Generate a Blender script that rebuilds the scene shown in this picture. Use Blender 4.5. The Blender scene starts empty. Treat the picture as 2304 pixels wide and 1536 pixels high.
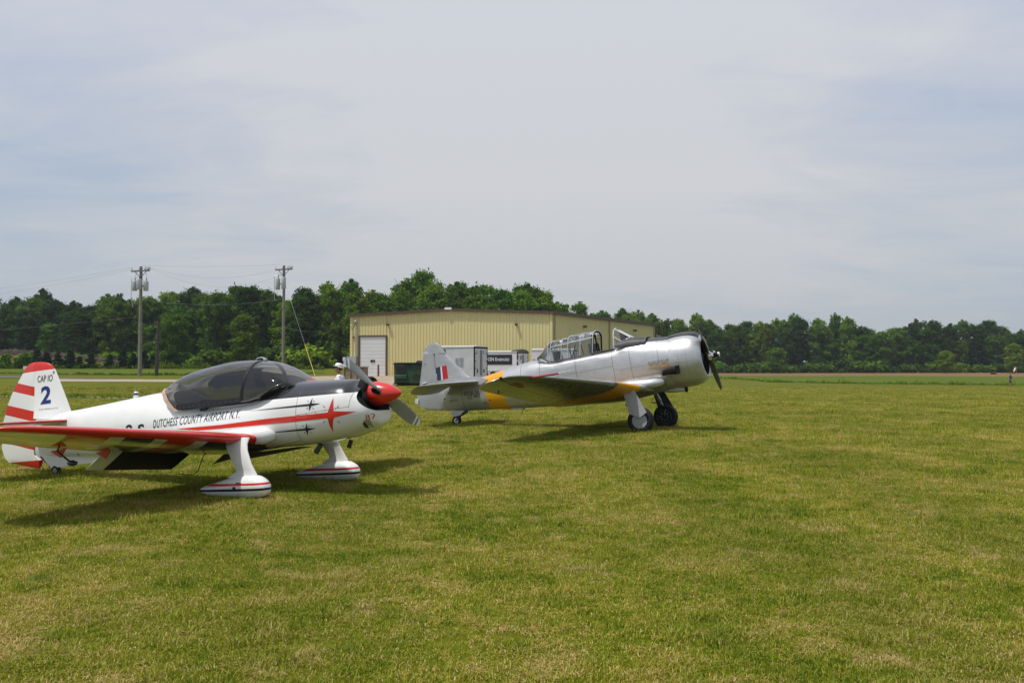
import bpy, bmesh, math, random
import numpy as np
from mathutils import Vector, Matrix
from mathutils.bvhtree import BVHTree
R = math.radians
scene = bpy.context.scene
random.seed(7)

# ------------------------------------------------------------------ camera
cam_data = bpy.data.cameras.new('camera')
cam = bpy.data.objects.new('camera', cam_data)
scene.collection.objects.link(cam)
cam.location = (0, 0, 1.65)
cam.rotation_euler = (R(90) + math.atan(66 / 2109), 0, 0)
cam_data.sensor_width = 36
cam_data.lens = 36 * 2109 / 2304
cam_data.clip_start = 0.1
cam_data.clip_end = 6000
scene.camera = cam

# ------------------------------------------------------------------ sun and sky
SUN = Vector((-0.40, -0.20, 1.0)).normalized()
sun_el = math.asin(SUN.z)
sun_az = math.atan2(SUN.x, SUN.y)
ld = bpy.data.lights.new('sun', 'SUN')
ld.energy = 3.6
ld.angle = R(1.6)
ld.color = (1.0, 0.955, 0.88)
sun = bpy.data.objects.new('sun', ld)
scene.collection.objects.link(sun)
sun.rotation_euler = (-SUN).to_track_quat('-Z', 'Y').to_euler()

scene.view_settings.view_transform = 'Standard'
scene.view_settings.look = 'None'
scene.view_settings.exposure = 0.0
scene.view_settings.gamma = 1.0
scene.view_settings.use_curve_mapping = False


class NT:
    """small helper for building node trees"""
    def __init__(s, tree):
        s.t = tree; s.n = tree.nodes; s.l = tree.links
    def node(s, typ, ins=None, **kw):
        n = s.n.new(typ)
        for k, v in kw.items():
            setattr(n, k, v)
        if ins:
            for k, v in ins.items():
                s.put(n.inputs[k], v)
        return n
    def put(s, sock, v):
        if isinstance(v, bpy.types.NodeSocket):
            s.l.new(v, sock)
        elif isinstance(v, bpy.types.Node):
            s.l.new(v.outputs[0], sock)
        else:
            if hasattr(sock, 'default_value') and sock.type == 'RGBA' and len(v) == 3:
                v = (*v, 1)
            sock.default_value = v
    def m(s, op, a, b=0.0, c=None, clamp=False):
        n = s.n.new('ShaderNodeMath'); n.operation = op; n.use_clamp = clamp
        s.put(n.inputs[0], a); s.put(n.inputs[1], b)
        if c is not None: s.put(n.inputs[2], c)
        return n.outputs[0]
    def mix(s, f, a, b, typ='MIX'):
        n = s.n.new('ShaderNodeMix'); n.data_type = 'RGBA'; n.blend_type = typ
        s.put(n.inputs[0], f); s.put(n.inputs[6], a); s.put(n.inputs[7], b)
        return n.outputs[2]
    def noise(s, vec, scale, detail=4, rough=.55, dist=0):
        n = s.n.new('ShaderNodeTexNoise')
        s.put(n.inputs['Vector'], vec); n.inputs['Scale'].default_value = scale
        n.inputs['Detail'].default_value = detail; n.inputs['Roughness'].default_value = rough
        n.inputs['Distortion'].default_value = dist
        return n.outputs[0]
    def ramp(s, f, stops):
        n = s.n.new('ShaderNodeValToRGB'); s.put(n.inputs[0], f)
        e = n.color_ramp.elements
        while len(e) > 1: e.remove(e[-1])
        e[0].position = stops[0][0]; e[0].color = (*stops[0][1], 1)
        for p, c in stops[1:]:
            q = e.new(p); q.color = (*c, 1)
        return n.outputs[0]
    def rng(s, f, a, b, c=0., d=1.):
        n = s.n.new('ShaderNodeMapRange'); s.put(n.inputs[0], f)
        n.inputs[1].default_value = a; n.inputs[2].default_value = b
        n.inputs[3].default_value = c; n.inputs[4].default_value = d
        return n.outputs[0]
    def mapping(s, vec, scale):
        n = s.n.new('ShaderNodeMapping'); s.put(n.inputs[0], vec)
        n.inputs['Scale'].default_value = scale
        return n.outputs[0]


world = bpy.data.worlds.new('World')
scene.world = world
world.use_nodes = True
W = NT(world.node_tree)
for n in list(W.n): W.n.remove(n)
out = W.node('ShaderNodeOutputWorld')
bg = W.node('ShaderNodeBackground')
W.l.new(bg.outputs[0], out.inputs[0])
sky = W.node('ShaderNodeTexSky', sky_type='NISHITA')
sky.sun_disc = False
sky.sun_elevation = sun_el
sky.sun_rotation = sun_az
sky.air_density = 1.0; sky.dust_density = 1.5; sky.ozone_density = 1.5
tc = W.node('ShaderNodeTexCoord')
d = tc.outputs['Generated']
sep = W.node('ShaderNodeSeparateXYZ', {0: d})
# high thin cloud sheet: project the view direction on a flat layer
zz = W.m('ADD', W.m('MAXIMUM', sep.outputs[2], 0.0), 0.16)
cx = W.m('DIVIDE', sep.outputs[0], zz); cy = W.m('DIVIDE', sep.outputs[1], zz)
cv = W.node('ShaderNodeCombineXYZ', {0: cx, 1: cy, 2: 3.3}).outputs[0]
n1 = W.noise(W.mapping(cv, (.42, .85, 1)), 1.0, 8, .60, .7)
n2 = W.noise(W.mapping(cv, (.9, 1.35, 1)), 1.4, 8, .62, .9)
cl = W.m('ADD', W.m('MULTIPLY', n1, .6), W.m('MULTIPLY', n2, .4))
az = W.m('DIVIDE', sep.outputs[0], W.m('MAXIMUM', sep.outputs[1], .05))
bank = W.m('POWER', 2.718, W.m('MULTIPLY', W.m('POWER', W.m('ABSOLUTE', W.m('SUBTRACT', az, .03)), 2.0), -7.0))
cover = W.rng(W.m('ADD', cl, W.m('MULTIPLY', bank, .27)), .44, .69, .0, 1.0)
zen = W.rng(sep.outputs[2], 0.0, .40)
cloudc = W.ramp(zen, [(0, (.462, .490, .525)), (.22, (.57, .585, .61)), (.48, (.650, .655, .675)), (.95, (.665, .685, .738))])
thin = W.ramp(zen, [(0, (.385, .455, .525)), (.30, (.42, .50, .60)), (.95, (.47, .54, .70))])
scl = W.node('ShaderNodeVectorMath', {0: W.mix(cover, thin, cloudc), 'Scale': 10.0}, operation='SCALE').outputs[0]
col = W.mix(.93, sky.outputs[0], scl)
W.put(bg.inputs[0], col)
bg.inputs[1].default_value = 0.10

# ------------------------------------------------------------------ terrain shape
def _ip(x, K):
    K = np.array(K, float); xs, ys = K[:, 0], K[:, 1]
    x = np.asarray(x, float); h = np.diff(xs); dl = np.diff(ys) / h
    m = np.zeros(len(xs))
    for i in range(1, len(xs) - 1):
        if dl[i-1] * dl[i] > 0: m[i] = 2 * dl[i-1] * dl[i] / (dl[i-1] + dl[i])
    i = np.clip(np.searchsorted(xs, x) - 1, 0, len(h) - 1); t = np.clip((x - xs[i]) / h[i], 0, 1); H = h[i]
    return (2*t**3-3*t**2+1)*ys[i] + (t**3-2*t**2+t)*H*m[i] + (-2*t**3+3*t**2)*ys[i+1] + (t**3-t**2)*H*m[i+1]
LK = [(0,0),(42,0),(68,.55),(88,1.15),(105,1.25),(150,1.95),(200,2.3),(400,2.6),(3000,2.6)]
RK = [(0,0),(40,0),(90,-.3),(135,-.53),(180,-.1),(230,.40),(265,.93),(400,1.4),(3000,1.4)]
def zg(x, y):
    x = np.asarray(x, float); y = np.asarray(y, float)
    u = x / np.maximum(y, 1.)
    t = np.clip((u - .02) / .22, 0, 1); t = t * t * (3 - 2 * t)
    return _ip(np.maximum(y, 0), LK) * (1 - t) + _ip(np.maximum(y, 0), RK) * t
def zf(x, y): return float(zg(x, y))

# ------------------------------------------------------------------ materials
def mat(name, color, rough=.5, metal=0., spec=.5, coat=0., noise=None, bump=None, trans=0., alpha=None):
    m = bpy.data.materials.new(name); m.use_nodes = True
    t = NT(m.node_tree); b = t.n['Principled BSDF']
    c = color
    tcn = t.node('ShaderNodeTexCoord').outputs['Object']
    if noise:
        sc, amt = noise
        f = t.noise(tcn, sc, 5, .6)
        c = t.mix(t.rng(f, .3, .7), tuple(v * (1 - amt) for v in color), tuple(min(1, v * (1 + amt)) for v in color))
    t.put(b.inputs['Base Color'], c)
    b.inputs['Roughness'].default_value = rough
    b.inputs['Metallic'].default_value = metal
    b.inputs['Specular IOR Level'].default_value = spec
    b.inputs['Coat Weight'].default_value = coat
    b.inputs['Coat Roughness'].default_value = .04
    if bump:
        bn = t.node('ShaderNodeBump', {'Strength': bump[1], 'Distance': .02, 'Height': t.noise(tcn, bump[0], 5, .6)})
        t.put(b.inputs['Normal'], bn.outputs[0])
    return m

def band(t, v, a, b):
    return t.m('MULTIPLY', t.m('GREATER_THAN', v, a), t.m('LESS_THAN', v, b))
def line(t, v, a, w=.006):
    return t.m('LESS_THAN', t.m('ABSOLUTE', t.m('SUBTRACT', v, a)), w)
def OR(t, *a):
    r = a[0]
    for q in a[1:]: r = t.m('MAXIMUM', r, q)
    return r
def AND(t, *a):
    r = a[0]
    for q in a[1:]: r = t.m('MULTIPLY', r, q)
    return r

WHITE = (.80, .80, .78); RED = (.62, .022, .014); NAVY = (.012, .018, .07); BLACK = (.012, .012, .014)
M = {}
M['white'] = mat('white_paint', WHITE, .28, coat=.4, noise=(3, .03))
M['red'] = mat('red_paint', RED, .25, coat=.6, noise=(3, .08))
M['navy'] = mat('navy_paint', NAVY, .3, coat=.4)
M['black'] = mat('black_paint', (.02, .02, .023), .3, coat=.5)
M['ink'] = mat('black_lettering', (.012, .012, .016), .45)
M['inkred'] = mat('red_lettering', (.45, .02, .02), .4)
M['inkblue'] = mat('blue_numeral', (.012, .03, .17), .4)
M['dark'] = mat('dark_interior', (.012, .012, .012), .9, spec=.2)
M['rubber'] = mat('tyre_rubber', (.018, .018, .019), .8, spec=.25, noise=(20, .3))
M['steel'] = mat('bare_steel', (.30, .30, .31), .38, metal=.9, noise=(12, .25))
M['dsteel'] = mat('dark_steel', (.06, .06, .065), .5, metal=.5, noise=(12, .3))
M['propgrey'] = mat('grey_propeller_paint', (.23, .225, .21), .42, noise=(6, .1))
M['propwhite'] = mat('white_tip_paint', (.75, .76, .76), .42)
M['chrome'] = mat('polished_metal', (.75, .74, .70), .12, metal=1)
M['tan'] = mat('tan_sealing_fabric', (.42, .29, .22), .8, noise=(8, .12))
M['cloth'] = mat('grey_cover_cloth', (.055, .055, .062), .5, spec=.35, noise=(6, .3), bump=(7, .6))
M['yellow'] = mat('yellow_paint', (.68, .32, .008), .3, coat=.3, noise=(3, .06))
M['silvertrim'] = mat('silver_trim', (.56, .57, .58), .35, metal=.35, noise=(8, .08))
M['hubcap'] = mat('grey_hubcap_paint', (.38, .38, .39), .5, noise=(9, .08))

def glass(name, tint, gloss_rough=.01, ior=1.45, fmul=1.0):
    m = bpy.data.materials.new(name); m.use_nodes = True
    t = NT(m.node_tree)
    for n in list(t.n): t.n.remove(n)
    o = t.node('ShaderNodeOutputMaterial')
    tr = t.node('ShaderNodeBsdfTransparent', {0: tint})
    gl = t.node('ShaderNodeBsdfGlossy', {'Color': (.95, .95, .97), 'Roughness': gloss_rough})
    fr = t.node('ShaderNodeFresnel', {'IOR': ior})
    mx = t.node('ShaderNodeMixShader', {0: t.m('MULTIPLY', fr.outputs[0], fmul, clamp=True), 1: tr.outputs[0], 2: gl.outputs[0]})
    t.l.new(mx.outputs[0], o.inputs[0])
    return m
M['smoke'] = glass('smoked_canopy_plastic', (.44, .425, .39), .02, 1.55, 1.15)
M['clear'] = glass('aged_clear_plastic', (.80, .82, .83), .06, 1.5, 1.6)

# ------------------------------------------------------------------ object helpers
COL = scene.collection
def root(name, label, cat, loc=(0, 0, 0), rz=0, group=None):
    o = bpy.data.objects.new(name, None); COL.objects.link(o)
    o.empty_display_size = .3
    o.location = loc; o.rotation_euler = (0, 0, rz)
    o['label'] = label; o['category'] = cat
    if group: o['group'] = group
    return o
def tag(o, label, cat, group=None):
    o['label'] = label; o['category'] = cat
    if group: o['group'] = group
    return o
def struct(o, kind='structure'):
    o['kind'] = kind; return o

class MB:
    def __init__(s): s.v = []; s.f = []; s.mi = []
    def add(s, vs, fs, mi=0):
        k = len(s.v); s.v += [tuple(map(float, p)) for p in vs]; s.f += [tuple(k + i for i in f) for f in fs]; s.mi += [mi] * len(fs)
        return s
    def rings(s, rs, c0=True, c1=True, mi=0, closed=True):
        n = len(rs[0]); vs = [p for r in rs for p in r]; fs = []
        for i in range(len(rs) - 1):
            for j in range(n if closed else n - 1):
                a = i * n + j; b = i * n + (j + 1) % n
                fs.append((a, b, b + n, a + n))
        if c0: fs.append(tuple(range(n - 1, -1, -1)))
        if c1: fs.append(tuple(range((len(rs) - 1) * n, len(rs) * n)))
        return s.add(vs, fs, mi)
    def box(s, c, sz, rot=None, mi=0):
        vs = []
        for x in (-.5, .5):
            for y in (-.5, .5):
                for z in (-.5, .5):
                    p = Vector((x * sz[0], y * sz[1], z * sz[2]))
                    if rot is not None: p = rot @ p
                    vs.append(p + Vector(c))
        return s.add(vs, [(0,1,3,2),(4,6,7,5),(0,4,5,1),(2,3,7,6),(0,2,6,4),(1,5,7,3)], mi)
    def tube(s, pts, r, n=8, mi=0, flat=None):
        pts = [Vector(p) for p in pts]; rs = []
        if not hasattr(r, '__len__'): r = [r] * len(pts)
        up = None
        for i, p in enumerate(pts):
            d = (pts[min(i + 1, len(pts) - 1)] - pts[max(i - 1, 0)]).normalized()
            if up is None:
                up = Vector((0, 0, 1)) if abs(d.z) < .9 else Vector((1, 0, 0))
            a = d.cross(up).normalized(); b = a.cross(d).normalized(); up = b
            rs.append([p + (a * math.cos(2*math.pi*k/n) + b * math.sin(2*math.pi*k/n) * (flat or 1)) * r[i] for k in range(n)])
        return s.rings(rs, mi=mi)
    def lathe(s, prof, o, d, n=24, c0=True, c1=True, mi=0):
        o = Vector(o); d = Vector(d).normalized()
        up = Vector((0, 0, 1)) if abs(d.z) < .9 else Vector((1, 0, 0))
        a = d.cross(up).normalized(); b = a.cross(d).normalized()
        rs = [[o + d * q + (a * math.cos(2*math.pi*k/n) + b * math.sin(2*math.pi*k/n)) * r for k in range(n)] for q, r in prof]
        return s.rings(rs, c0, c1, mi)
    def prism(s, poly, off, mi=0):
        off = Vector(off); a = [Vector(p) - off * .5 for p in poly]; b = [p + off for p in a]
        return s.rings([a, b], mi=mi)
    def quad(s, a, b, c, d_, mi=0): return s.add([a, b, c, d_], [(0, 1, 2, 3)], mi)
    def build(s, name, mats, parent=None, smooth=35, loc=None, fix=True):
        me = bpy.data.meshes.new(name)
        me.from_pydata(s.v, [], s.f); me.update()
        for m in (mats if isinstance(mats, (list, tuple)) else [mats]): me.materials.append(m)
        me.polygons.foreach_set('material_index', s.mi)
        if fix and len(s.f) < 60000:
            bm = bmesh.new(); bm.from_mesh(me); bmesh.ops.recalc_face_normals(bm, faces=bm.faces); bm.to_mesh(me); bm.free()
        if smooth:
            me.shade_smooth(); me.set_sharp_from_angle(angle=R(smooth))
        o = bpy.data.objects.new(name, me); COL.objects.link(o)
        if parent: o.parent = parent
        if loc: o.location = loc
        return o

def mirror_y(o, name=None, parent=None):
    me = o.data.copy(); me.transform(Matrix.Diagonal((1, -1, 1, 1))); me.flip_normals()
    c = bpy.data.objects.new(name or o.name.split('.')[0], me); COL.objects.link(c); c.parent = parent or o.parent
    return c

def interp(K, x):
    xs = [k[0] for k in K]
    return [float(_ip(x, [(k[0], k[j]) for k in K])) for j in range(1, len(K[0]))]

def body_loft(K, xs, n=48, shear=None, zcf=.5):
    """stations (x, ztop, zbottom, halfwidth, ntop, nbottom)"""
    rs = []
    for x in xs:
        zt, zb, w, nt, nb = interp(K, x)[:5]; zc = zb + (zt - zb) * zcf
        r = []
        for k in range(n):
            a = 2 * math.pi * (k + .5) / n
            ca, sa = math.cos(a), math.sin(a)
            e = 2 / (nt if sa > 0 else nb)
            y = w * math.copysign(abs(ca) ** e, ca)
            z = zc + ((zt - zc) if sa > 0 else (zc - zb)) * math.copysign(abs(sa) ** e, sa)
            dx = shear(x, z) if shear else 0
            r.append((x + dx, y, z))
        rs.append(r)
    return rs

def foil(LE, TE, th, nrm, n=14, camber=0., tfun=None):
    LE, TE, nrm = Vector(LE), Vector(TE), Vector(nrm).normalized()
    up, lo = [], []
    c = (TE - LE).length
    for k in range(n + 1):
        s = .5 * (1 - math.cos(math.pi * k / n))
        t = 5 * th * (.2969 * math.sqrt(s) - .1260 * s - .3516 * s * s + .2843 * s**3 - .1036 * s**4)
        cm = camber * 4 * s * (1 - s)
        p = LE + (TE - LE) * s
        up.append(p + nrm * (cm + t) * c); lo.append(p + nrm * (cm - t) * c)
    return up + lo[::-1][1:-1]

def decal(name, bm, fn, target, parent, m, off=.003, grid=.04, axis=1, sgn=-1):
    """lays flat 2D shapes (bm in uv) on the side of target; fn(u,v)->(x,z)"""
    for ax in (0, 1):
        cs = [v.co[ax] for v in bm.verts]
        lo, hi = min(cs), max(cs)
        k = lo + grid
        while k < hi:
            pl = Vector((0, 0, 0)); pl[ax] = k
            no = Vector((0, 0, 0)); no[ax] = 1
            bmesh.ops.bisect_plane(bm, geom=bm.verts[:] + bm.edges[:] + bm.faces[:], plane_co=pl, plane_no=no)
            k += grid
    tree = BVHTree.FromPolygons([v.co[:] for v in target.data.vertices], [p.vertices[:] for p in target.data.polygons])
    for v in bm.verts:
        x, z = fn(v.co.x, v.co.y)
        o = Vector((x, 5 * sgn, z)); dd = Vector((0, -sgn, 0))
        h = tree.ray_cast(o, dd)
        if h[0] is None: y = 0
        else: y = h[0].y + sgn * off
        v.co = Vector((x, y, z))
    me = bpy.data.meshes.new(name); bm.to_mesh(me); bm.free()
    me.materials.append(m)
    o = bpy.data.objects.new(name, me); COL.objects.link(o); o.parent = parent
    return o

def text_bm(txt, size=1., bold=0.0, spacing=1.0):
    cu = bpy.data.curves.new('t', 'FONT'); cu.body = txt; cu.size = size; cu.offset = bold
    cu.space_character = spacing; cu.resolution_u = 3
    o = bpy.data.objects.new('t', cu)
    COL.objects.link(o)
    dg = bpy.context.evaluated_depsgraph_get(); dg.update()
    me = bpy.data.meshes.new_from_object(o.evaluated_get(dg))
    bm = bmesh.new(); bm.from_mesh(me)
    bpy.data.objects.remove(o); bpy.data.curves.remove(cu); bpy.data.meshes.remove(me)
    # normalise: width 0..1, cap height 0..1
    xs = [v.co.x for v in bm.verts]; ys = [v.co.y for v in bm.verts]
    x0, x1, y0, y1 = min(xs), max(xs), min(ys), max(ys)
    for v in bm.verts:
        v.co.x = (v.co.x - x0) / (x1 - x0); v.co.y = (v.co.y - y0) / (y1 - y0); v.co.z = 0
    return bm
def poly_bm(polys):
    bm = bmesh.new()
    for p in polys:
        bm.faces.new([bm.verts.new((q[0], q[1], 0)) for q in p])
    bmesh.ops.triangulate(bm, faces=bm.faces[:])
    return bm
def side_text(name, txt, x0, z0, x1, z1, h, target, parent, m, bold=.01, sgn=-1, off=.003, spacing=1.):
    bm = text_bm(txt, 1, bold, spacing)
    L = math.hypot(x1 - x0, z1 - z0)
    for v in bm.verts: v.co.x *= L; v.co.y *= h
    ux, uz = (x1 - x0) / L, (z1 - z0) / L
    return decal(name, bm, lambda u, v: (x0 + ux * u, z0 + uz * u + v), target, parent, m, off, .04, sgn=sgn)
def side_polys(name, polys, target, parent, m, sgn=-1, off=.003, grid=.04):
    return decal(name, poly_bm(polys), lambda u, v: (u, v), target, parent, m, off, grid, sgn=sgn)
def flat_text(name, txt, o, ux, uz, w, h, parent, m, bold=.01):
    """text on a flat panel: o corner, ux right, uz up"""
    bm = text_bm(txt, 1, bold); o = Vector(o); ux = Vector(ux); uz = Vector(uz)
    for v in bm.verts: v.co = o + ux * v.co.x * w + uz * v.co.y * h
    me = bpy.data.meshes.new(name); bm.to_mesh(me); bm.free(); me.materials.append(m)
    ob = bpy.data.objects.new(name, me); COL.objects.link(ob); ob.parent = parent
    return ob
# ================================================================== GROUND
rng = np.random.default_rng(11)
def grass_colors(t, pos):
    """shared colour logic of turf, in world metres"""
    n1 = t.noise(t.mapping(pos, (1, 1, 0)), .55, 5, .6, .4)
    n2 = t.noise(t.mapping(pos, (1, 1, 0)), 2.6, 5, .65, .3)
    rot = t.node('ShaderNodeMapping', {0: pos, 'Rotation': (0, 0, R(-16)), 'Scale': (1.0, .07, 0)}).outputs[0]
    n3 = t.m('ADD', t.m('MULTIPLY', t.noise(t.mapping(pos, (.35, 1.0, 0)), .16, 3, .5), .5), t.m('MULTIPLY', t.noise(rot, .62, 2, .5), .5))
    n4 = t.noise(t.mapping(pos, (1, 1, 0)), 9., 3, .6)
    dry = t.m('ADD', t.m('ADD', t.m('MULTIPLY', n1, .40), t.m('MULTIPLY', n2, .38)), t.m('MULTIPLY', n4, .22))
    return dry, n3, n2
def ground_mat(name, green, olive, straw, far=False):
    m = mat(name, green, .95, spec=.12); t = NT(m.node_tree); b = t.n['Principled BSDF']
    pos = t.node('ShaderNodeNewGeometry').outputs['Position']
    dry, n3, n2 = grass_colors(t, pos)
    c = t.mix(t.rng(dry, .36, .60), green, olive)
    c = t.mix(t.rng(dry, .565, .70), c, straw)
    c = t.mix(t.rng(n3, .42, .60, 0, .5), c, tuple(v * .80 for v in green))
    f = t.noise(pos, 30., 3, .7)
    c = t.mix(t.rng(f, .3, .7, 0, .45), c, tuple(v * .55 for v in green))
    t.put(b.inputs['Base Color'], c)
    bn = t.node('ShaderNodeBump', {'Strength': .7, 'Distance': .05, 'Height': t.m('ADD', t.noise(pos, 14., 4, .7), t.m('MULTIPLY', n2, .5))})
    t.put(b.inputs['Normal'], bn.outputs[0])
    return m
G_G = (.104, .126, .003); G_O = (.142, .142, .005); G_S = (.205, .158, .030)
M['turf'] = ground_mat('mown_turf', G_G, G_O, G_S)

dep = np.concatenate([[-60, -20, -5], np.linspace(0, 60, 41), np.linspace(62, 300, 100), [330, 380, 450, 600, 900, 1500, 3000]])
us = np.concatenate([[-4, -2, -1.2], np.linspace(-.9, .9, 73), [1.2, 2, 4]])
vs, fs = [], []
for d_ in dep:
    dd = max(d_, 25)
    xx = us * dd; zz = zg(xx, np.full_like(xx, max(d_, 0)))
    vs += [(a, d_, c) for a, c in zip(xx, zz)]
nu = len(us)
for i in range(len(dep) - 1):
    for j in range(nu - 1): fs.append((i*nu+j, i*nu+j+1, (i+1)*nu+j+1, (i+1)*nu+j))
struct(MB().add(vs, fs).build('ground', M['turf'], None, 180, fix=False))

def sheet(name, near, far, off, m, kind='structure', nd=6, nu_=60, edge=0.):
    """strip of ground between two (u, depth) curves, u = x / depth"""
    us_ = np.linspace(near[0][0], near[-1][0], nu_)
    a = np.interp(us_, [k[0] for k in near], [k[1] for k in near]); c = np.interp(us_, [k[0] for k in far], [k[1] for k in far])
    if edge: a = a + rng.normal(0, edge, nu_); c = c + rng.normal(0, edge, nu_)
    vs, fs = [], []
    for k in range(nd + 1):
        dd = a + (c - a) * k / nd; x = us_ * dd; z = zg(x, dd) + off
        vs += list(zip(x, dd, z))
    for k in range(nd):
        for j in range(nu_ - 1): fs.append((k*nu_+j, k*nu_+j+1, (k+1)*nu_+j+1, (k+1)*nu_+j))
    return struct(MB().add(vs, fs).build(name, m, None, 180, fix=False), kind)
M['tanroad'] = mat('pale_gravel', (.34, .29, .21), .95, spec=.1, noise=(.6, .12), bump=(9, .4))
M['greyroad'] = mat('grey_asphalt', (.12, .12, .12), .95, spec=.1, noise=(.4, .15))
M['apron'] = mat('tan_concrete', (.36, .29, .21), .95, spec=.1, noise=(.35, .16))
sheet('service_road', [(-.492, 75), (-.356, 74), (-.26, 72.6)], [(-.492, 79.5), (-.356, 78.2), (-.26, 79)], .03, M['tanroad'])
sheet('paved_road', [(-1.1, 84), (-.546, 82), (-.489, 80.5), (-.42, 79.9)], [(-1.1, 88), (-.546, 86), (-.489, 82.5), (-.42, 80.6)], .034, M['greyroad'])
sheet('concrete_apron', [(-.262, 72.6), (-.2, 71.5), (-.13, 69.2), (.02, 67.2), (.12, 68)], [(-.262, 79), (-.235, 83), (-.2, 87), (-.15, 89), (.02, 85), (.12, 92)], .034, M['apron'])
sheet('gravel_strip', [(-.7, 53.8), (-.54, 53.5), (-.474, 53.1), (-.408, 51.6), (-.34, 50.6)], [(-.7, 54.7), (-.54, 54.3), (-.474, 53.6), (-.408, 52.1), (-.34, 50.9)], .02, M['tanroad'], edge=.05)
M['crop'] = ground_mat('bright_green_crop', (.080, .122, .004), (.108, .135, .008), (.17, .145, .03))
sheet('green_field', [(-1.3, 115), (-.546, 103), (-.404, 95), (-.30, 99), (-.2, 112)], [(-1.3, 185), (-.546, 165), (-.404, 160), (-.3, 155), (-.2, 140)], .04, M['crop'], nd=14, edge=.15)
sheet('rough_green_field', [(.12, 250), (.18, 212), (.24, 188), (.273, 163), (.371, 152), (.546, 141), (1.1, 136)], [(.12, 252), (.18, 225), (.24, 222), (.402, 224), (.546, 214), (1.1, 210)], .05, M['crop'], nd=14, edge=.2)
M['brown'] = ground_mat('reddish_dry_field', (.19, .125, .045), (.25, .145, .062), (.28, .155, .075))
sheet('brown_field', [(.10, 240), (.18, 226), (.24, 223), (.402, 225), (.546, 215), (1.1, 211)], [(.10, 285), (.3, 285), (.6, 285), (1.1, 285)], .06, M['brown'], nd=10)

# ---- grass blades: one object, clumps instanced on points
def grass_mat():
    m = bpy.data.materials.new('grass_blades'); m.use_nodes = True
    t = NT(m.node_tree)
    for n in list(t.n): t.n.remove(n)
    o = t.node('ShaderNodeOutputMaterial')
    pos = t.node('ShaderNodeNewGeometry').outputs['Position']
    dry, n3, n2 = grass_colors(t, pos)
    at = t.node('ShaderNodeAttribute', attribute_name='tint').outputs['Fac']
    v = t.m('ADD', t.m('MULTIPLY', t.m('SUBTRACT', dry, .5), 3.0), t.m('ADD', t.m('MULTIPLY', at, .95), .72))
    c = t.ramp(t.m('MULTIPLY', v, .5), [(.30, (.055, .110, .006)), (.42, (.175, .250, .009)), (.53, (.345, .352, .022)), (.64, (.46, .345, .080)), (.78, (.70, .52, .24))])
    c = t.mix(t.rng(n3, .43, .60, 0, .40), c, (.10, .155, .006))
    flat_pos = t.mapping(pos, (1, 1, 0))
    c = t.mix(t.rng(t.noise(flat_pos, 1.5, 5, .65, .5), .575, .66, 0, .62), c, (.62, .45, .19))
    c = t.mix(t.rng(t.noise(flat_pos, 3.6, 4, .7, .8), .64, .72, 0, .55), c, (.34, .22, .11))
    c = t.mix(t.rng(t.noise(t.mapping(pos, (1, 1, 0)), 1.15, 2, .5), .66, .74, 0, .45), c, (.06, .14, .010))
    df = t.node('ShaderNodeBsdfDiffuse', {0: c}); tl = t.node('ShaderNodeBsdfTranslucent', {0: c}); gl = t.node('ShaderNodeBsdfGlossy', {'Color': (.5, .5, .35), 'Roughness': .45})
    mx = t.node('ShaderNodeMixShader', {0: .28, 1: df.outputs[0], 2: tl.outputs[0]})
    m2 = t.node('ShaderNodeMixShader', {0: .035, 1: mx.outputs[0], 2: gl.outputs[0]})
    t.l.new(m2.outputs[0], o.inputs[0])
    return m
M['grass'] = grass_mat()
def clump(nb, rad, hmin, hmax, wid, flat, seed):
    g = np.random.default_rng(seed); vs, fs, tint = [], [], []
    for i in range(nb):
        r_ = rad * math.sqrt(g.random()); a = g.random() * 6.283; bx, by = r_ * math.cos(a), r_ * math.sin(a)
        h = g.uniform(hmin, hmax); az = g.random() * 6.283; w = wid * g.uniform(.6, 1.3); fl = g.random() < flat
        lean = g.uniform(.15, .8); z0 = -.008
        if fl: lean = g.uniform(1.4, 2.6); h *= .45; z0 = g.uniform(0.004, .02)
        dx, dy = math.cos(az), math.sin(az); pa = az + math.pi / 2 + g.uniform(-.6, .6); px, py = math.cos(pa) * w / 2, math.sin(pa) * w / 2
        k = len(vs)
        for s, ww in ((0, 1), (.5, .85), (1, .12)):
            ox = lean * h * s ** 1.6; zz = z0 + h * s * (1 - .18 * lean * s) if not fl else z0 + h * .5 * math.sin(s * 2.6)
            cx_, cy_ = bx + dx * ox, by + dy * ox
            vs += [(cx_ - px * ww, cy_ - py * ww, zz), (cx_ + px * ww, cy_ + py * ww, zz)]
        fs += [(k, k+1, k+3, k+2), (k+2, k+3, k+5, k+4)]
        tn = g.random() * .55 + (.28 if fl else 0)
        tint += [tn] * 6
    me = bpy.data.meshes.new('grass_clump'); me.from_pydata(vs, [], fs)
    at = me.attributes.new('tint', 'FLOAT', 'POINT'); at.data.foreach_set('value', np.array(tint, 'f'))
    me.materials.append(M['grass'])
    return bpy.data.objects.new('grass_clump', me)
gcol = bpy.data.collections.new('grass_clumps')
for k, a in enumerate([(75, .13, .022, .06, .0046, .25), (75, .13, .020, .055, .0046, .35), (60, .12, .015, .045, .0044, .6), (60, .09, .04, .075, .005, .05), (80, .14, .02, .065, .0044, .2), (50, .16, .02, .07, .0042, .9), (34, .07, .04, .09, .008, .0)]):
    gcol.objects.link(clump(*a, seed=50 + k))
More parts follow.
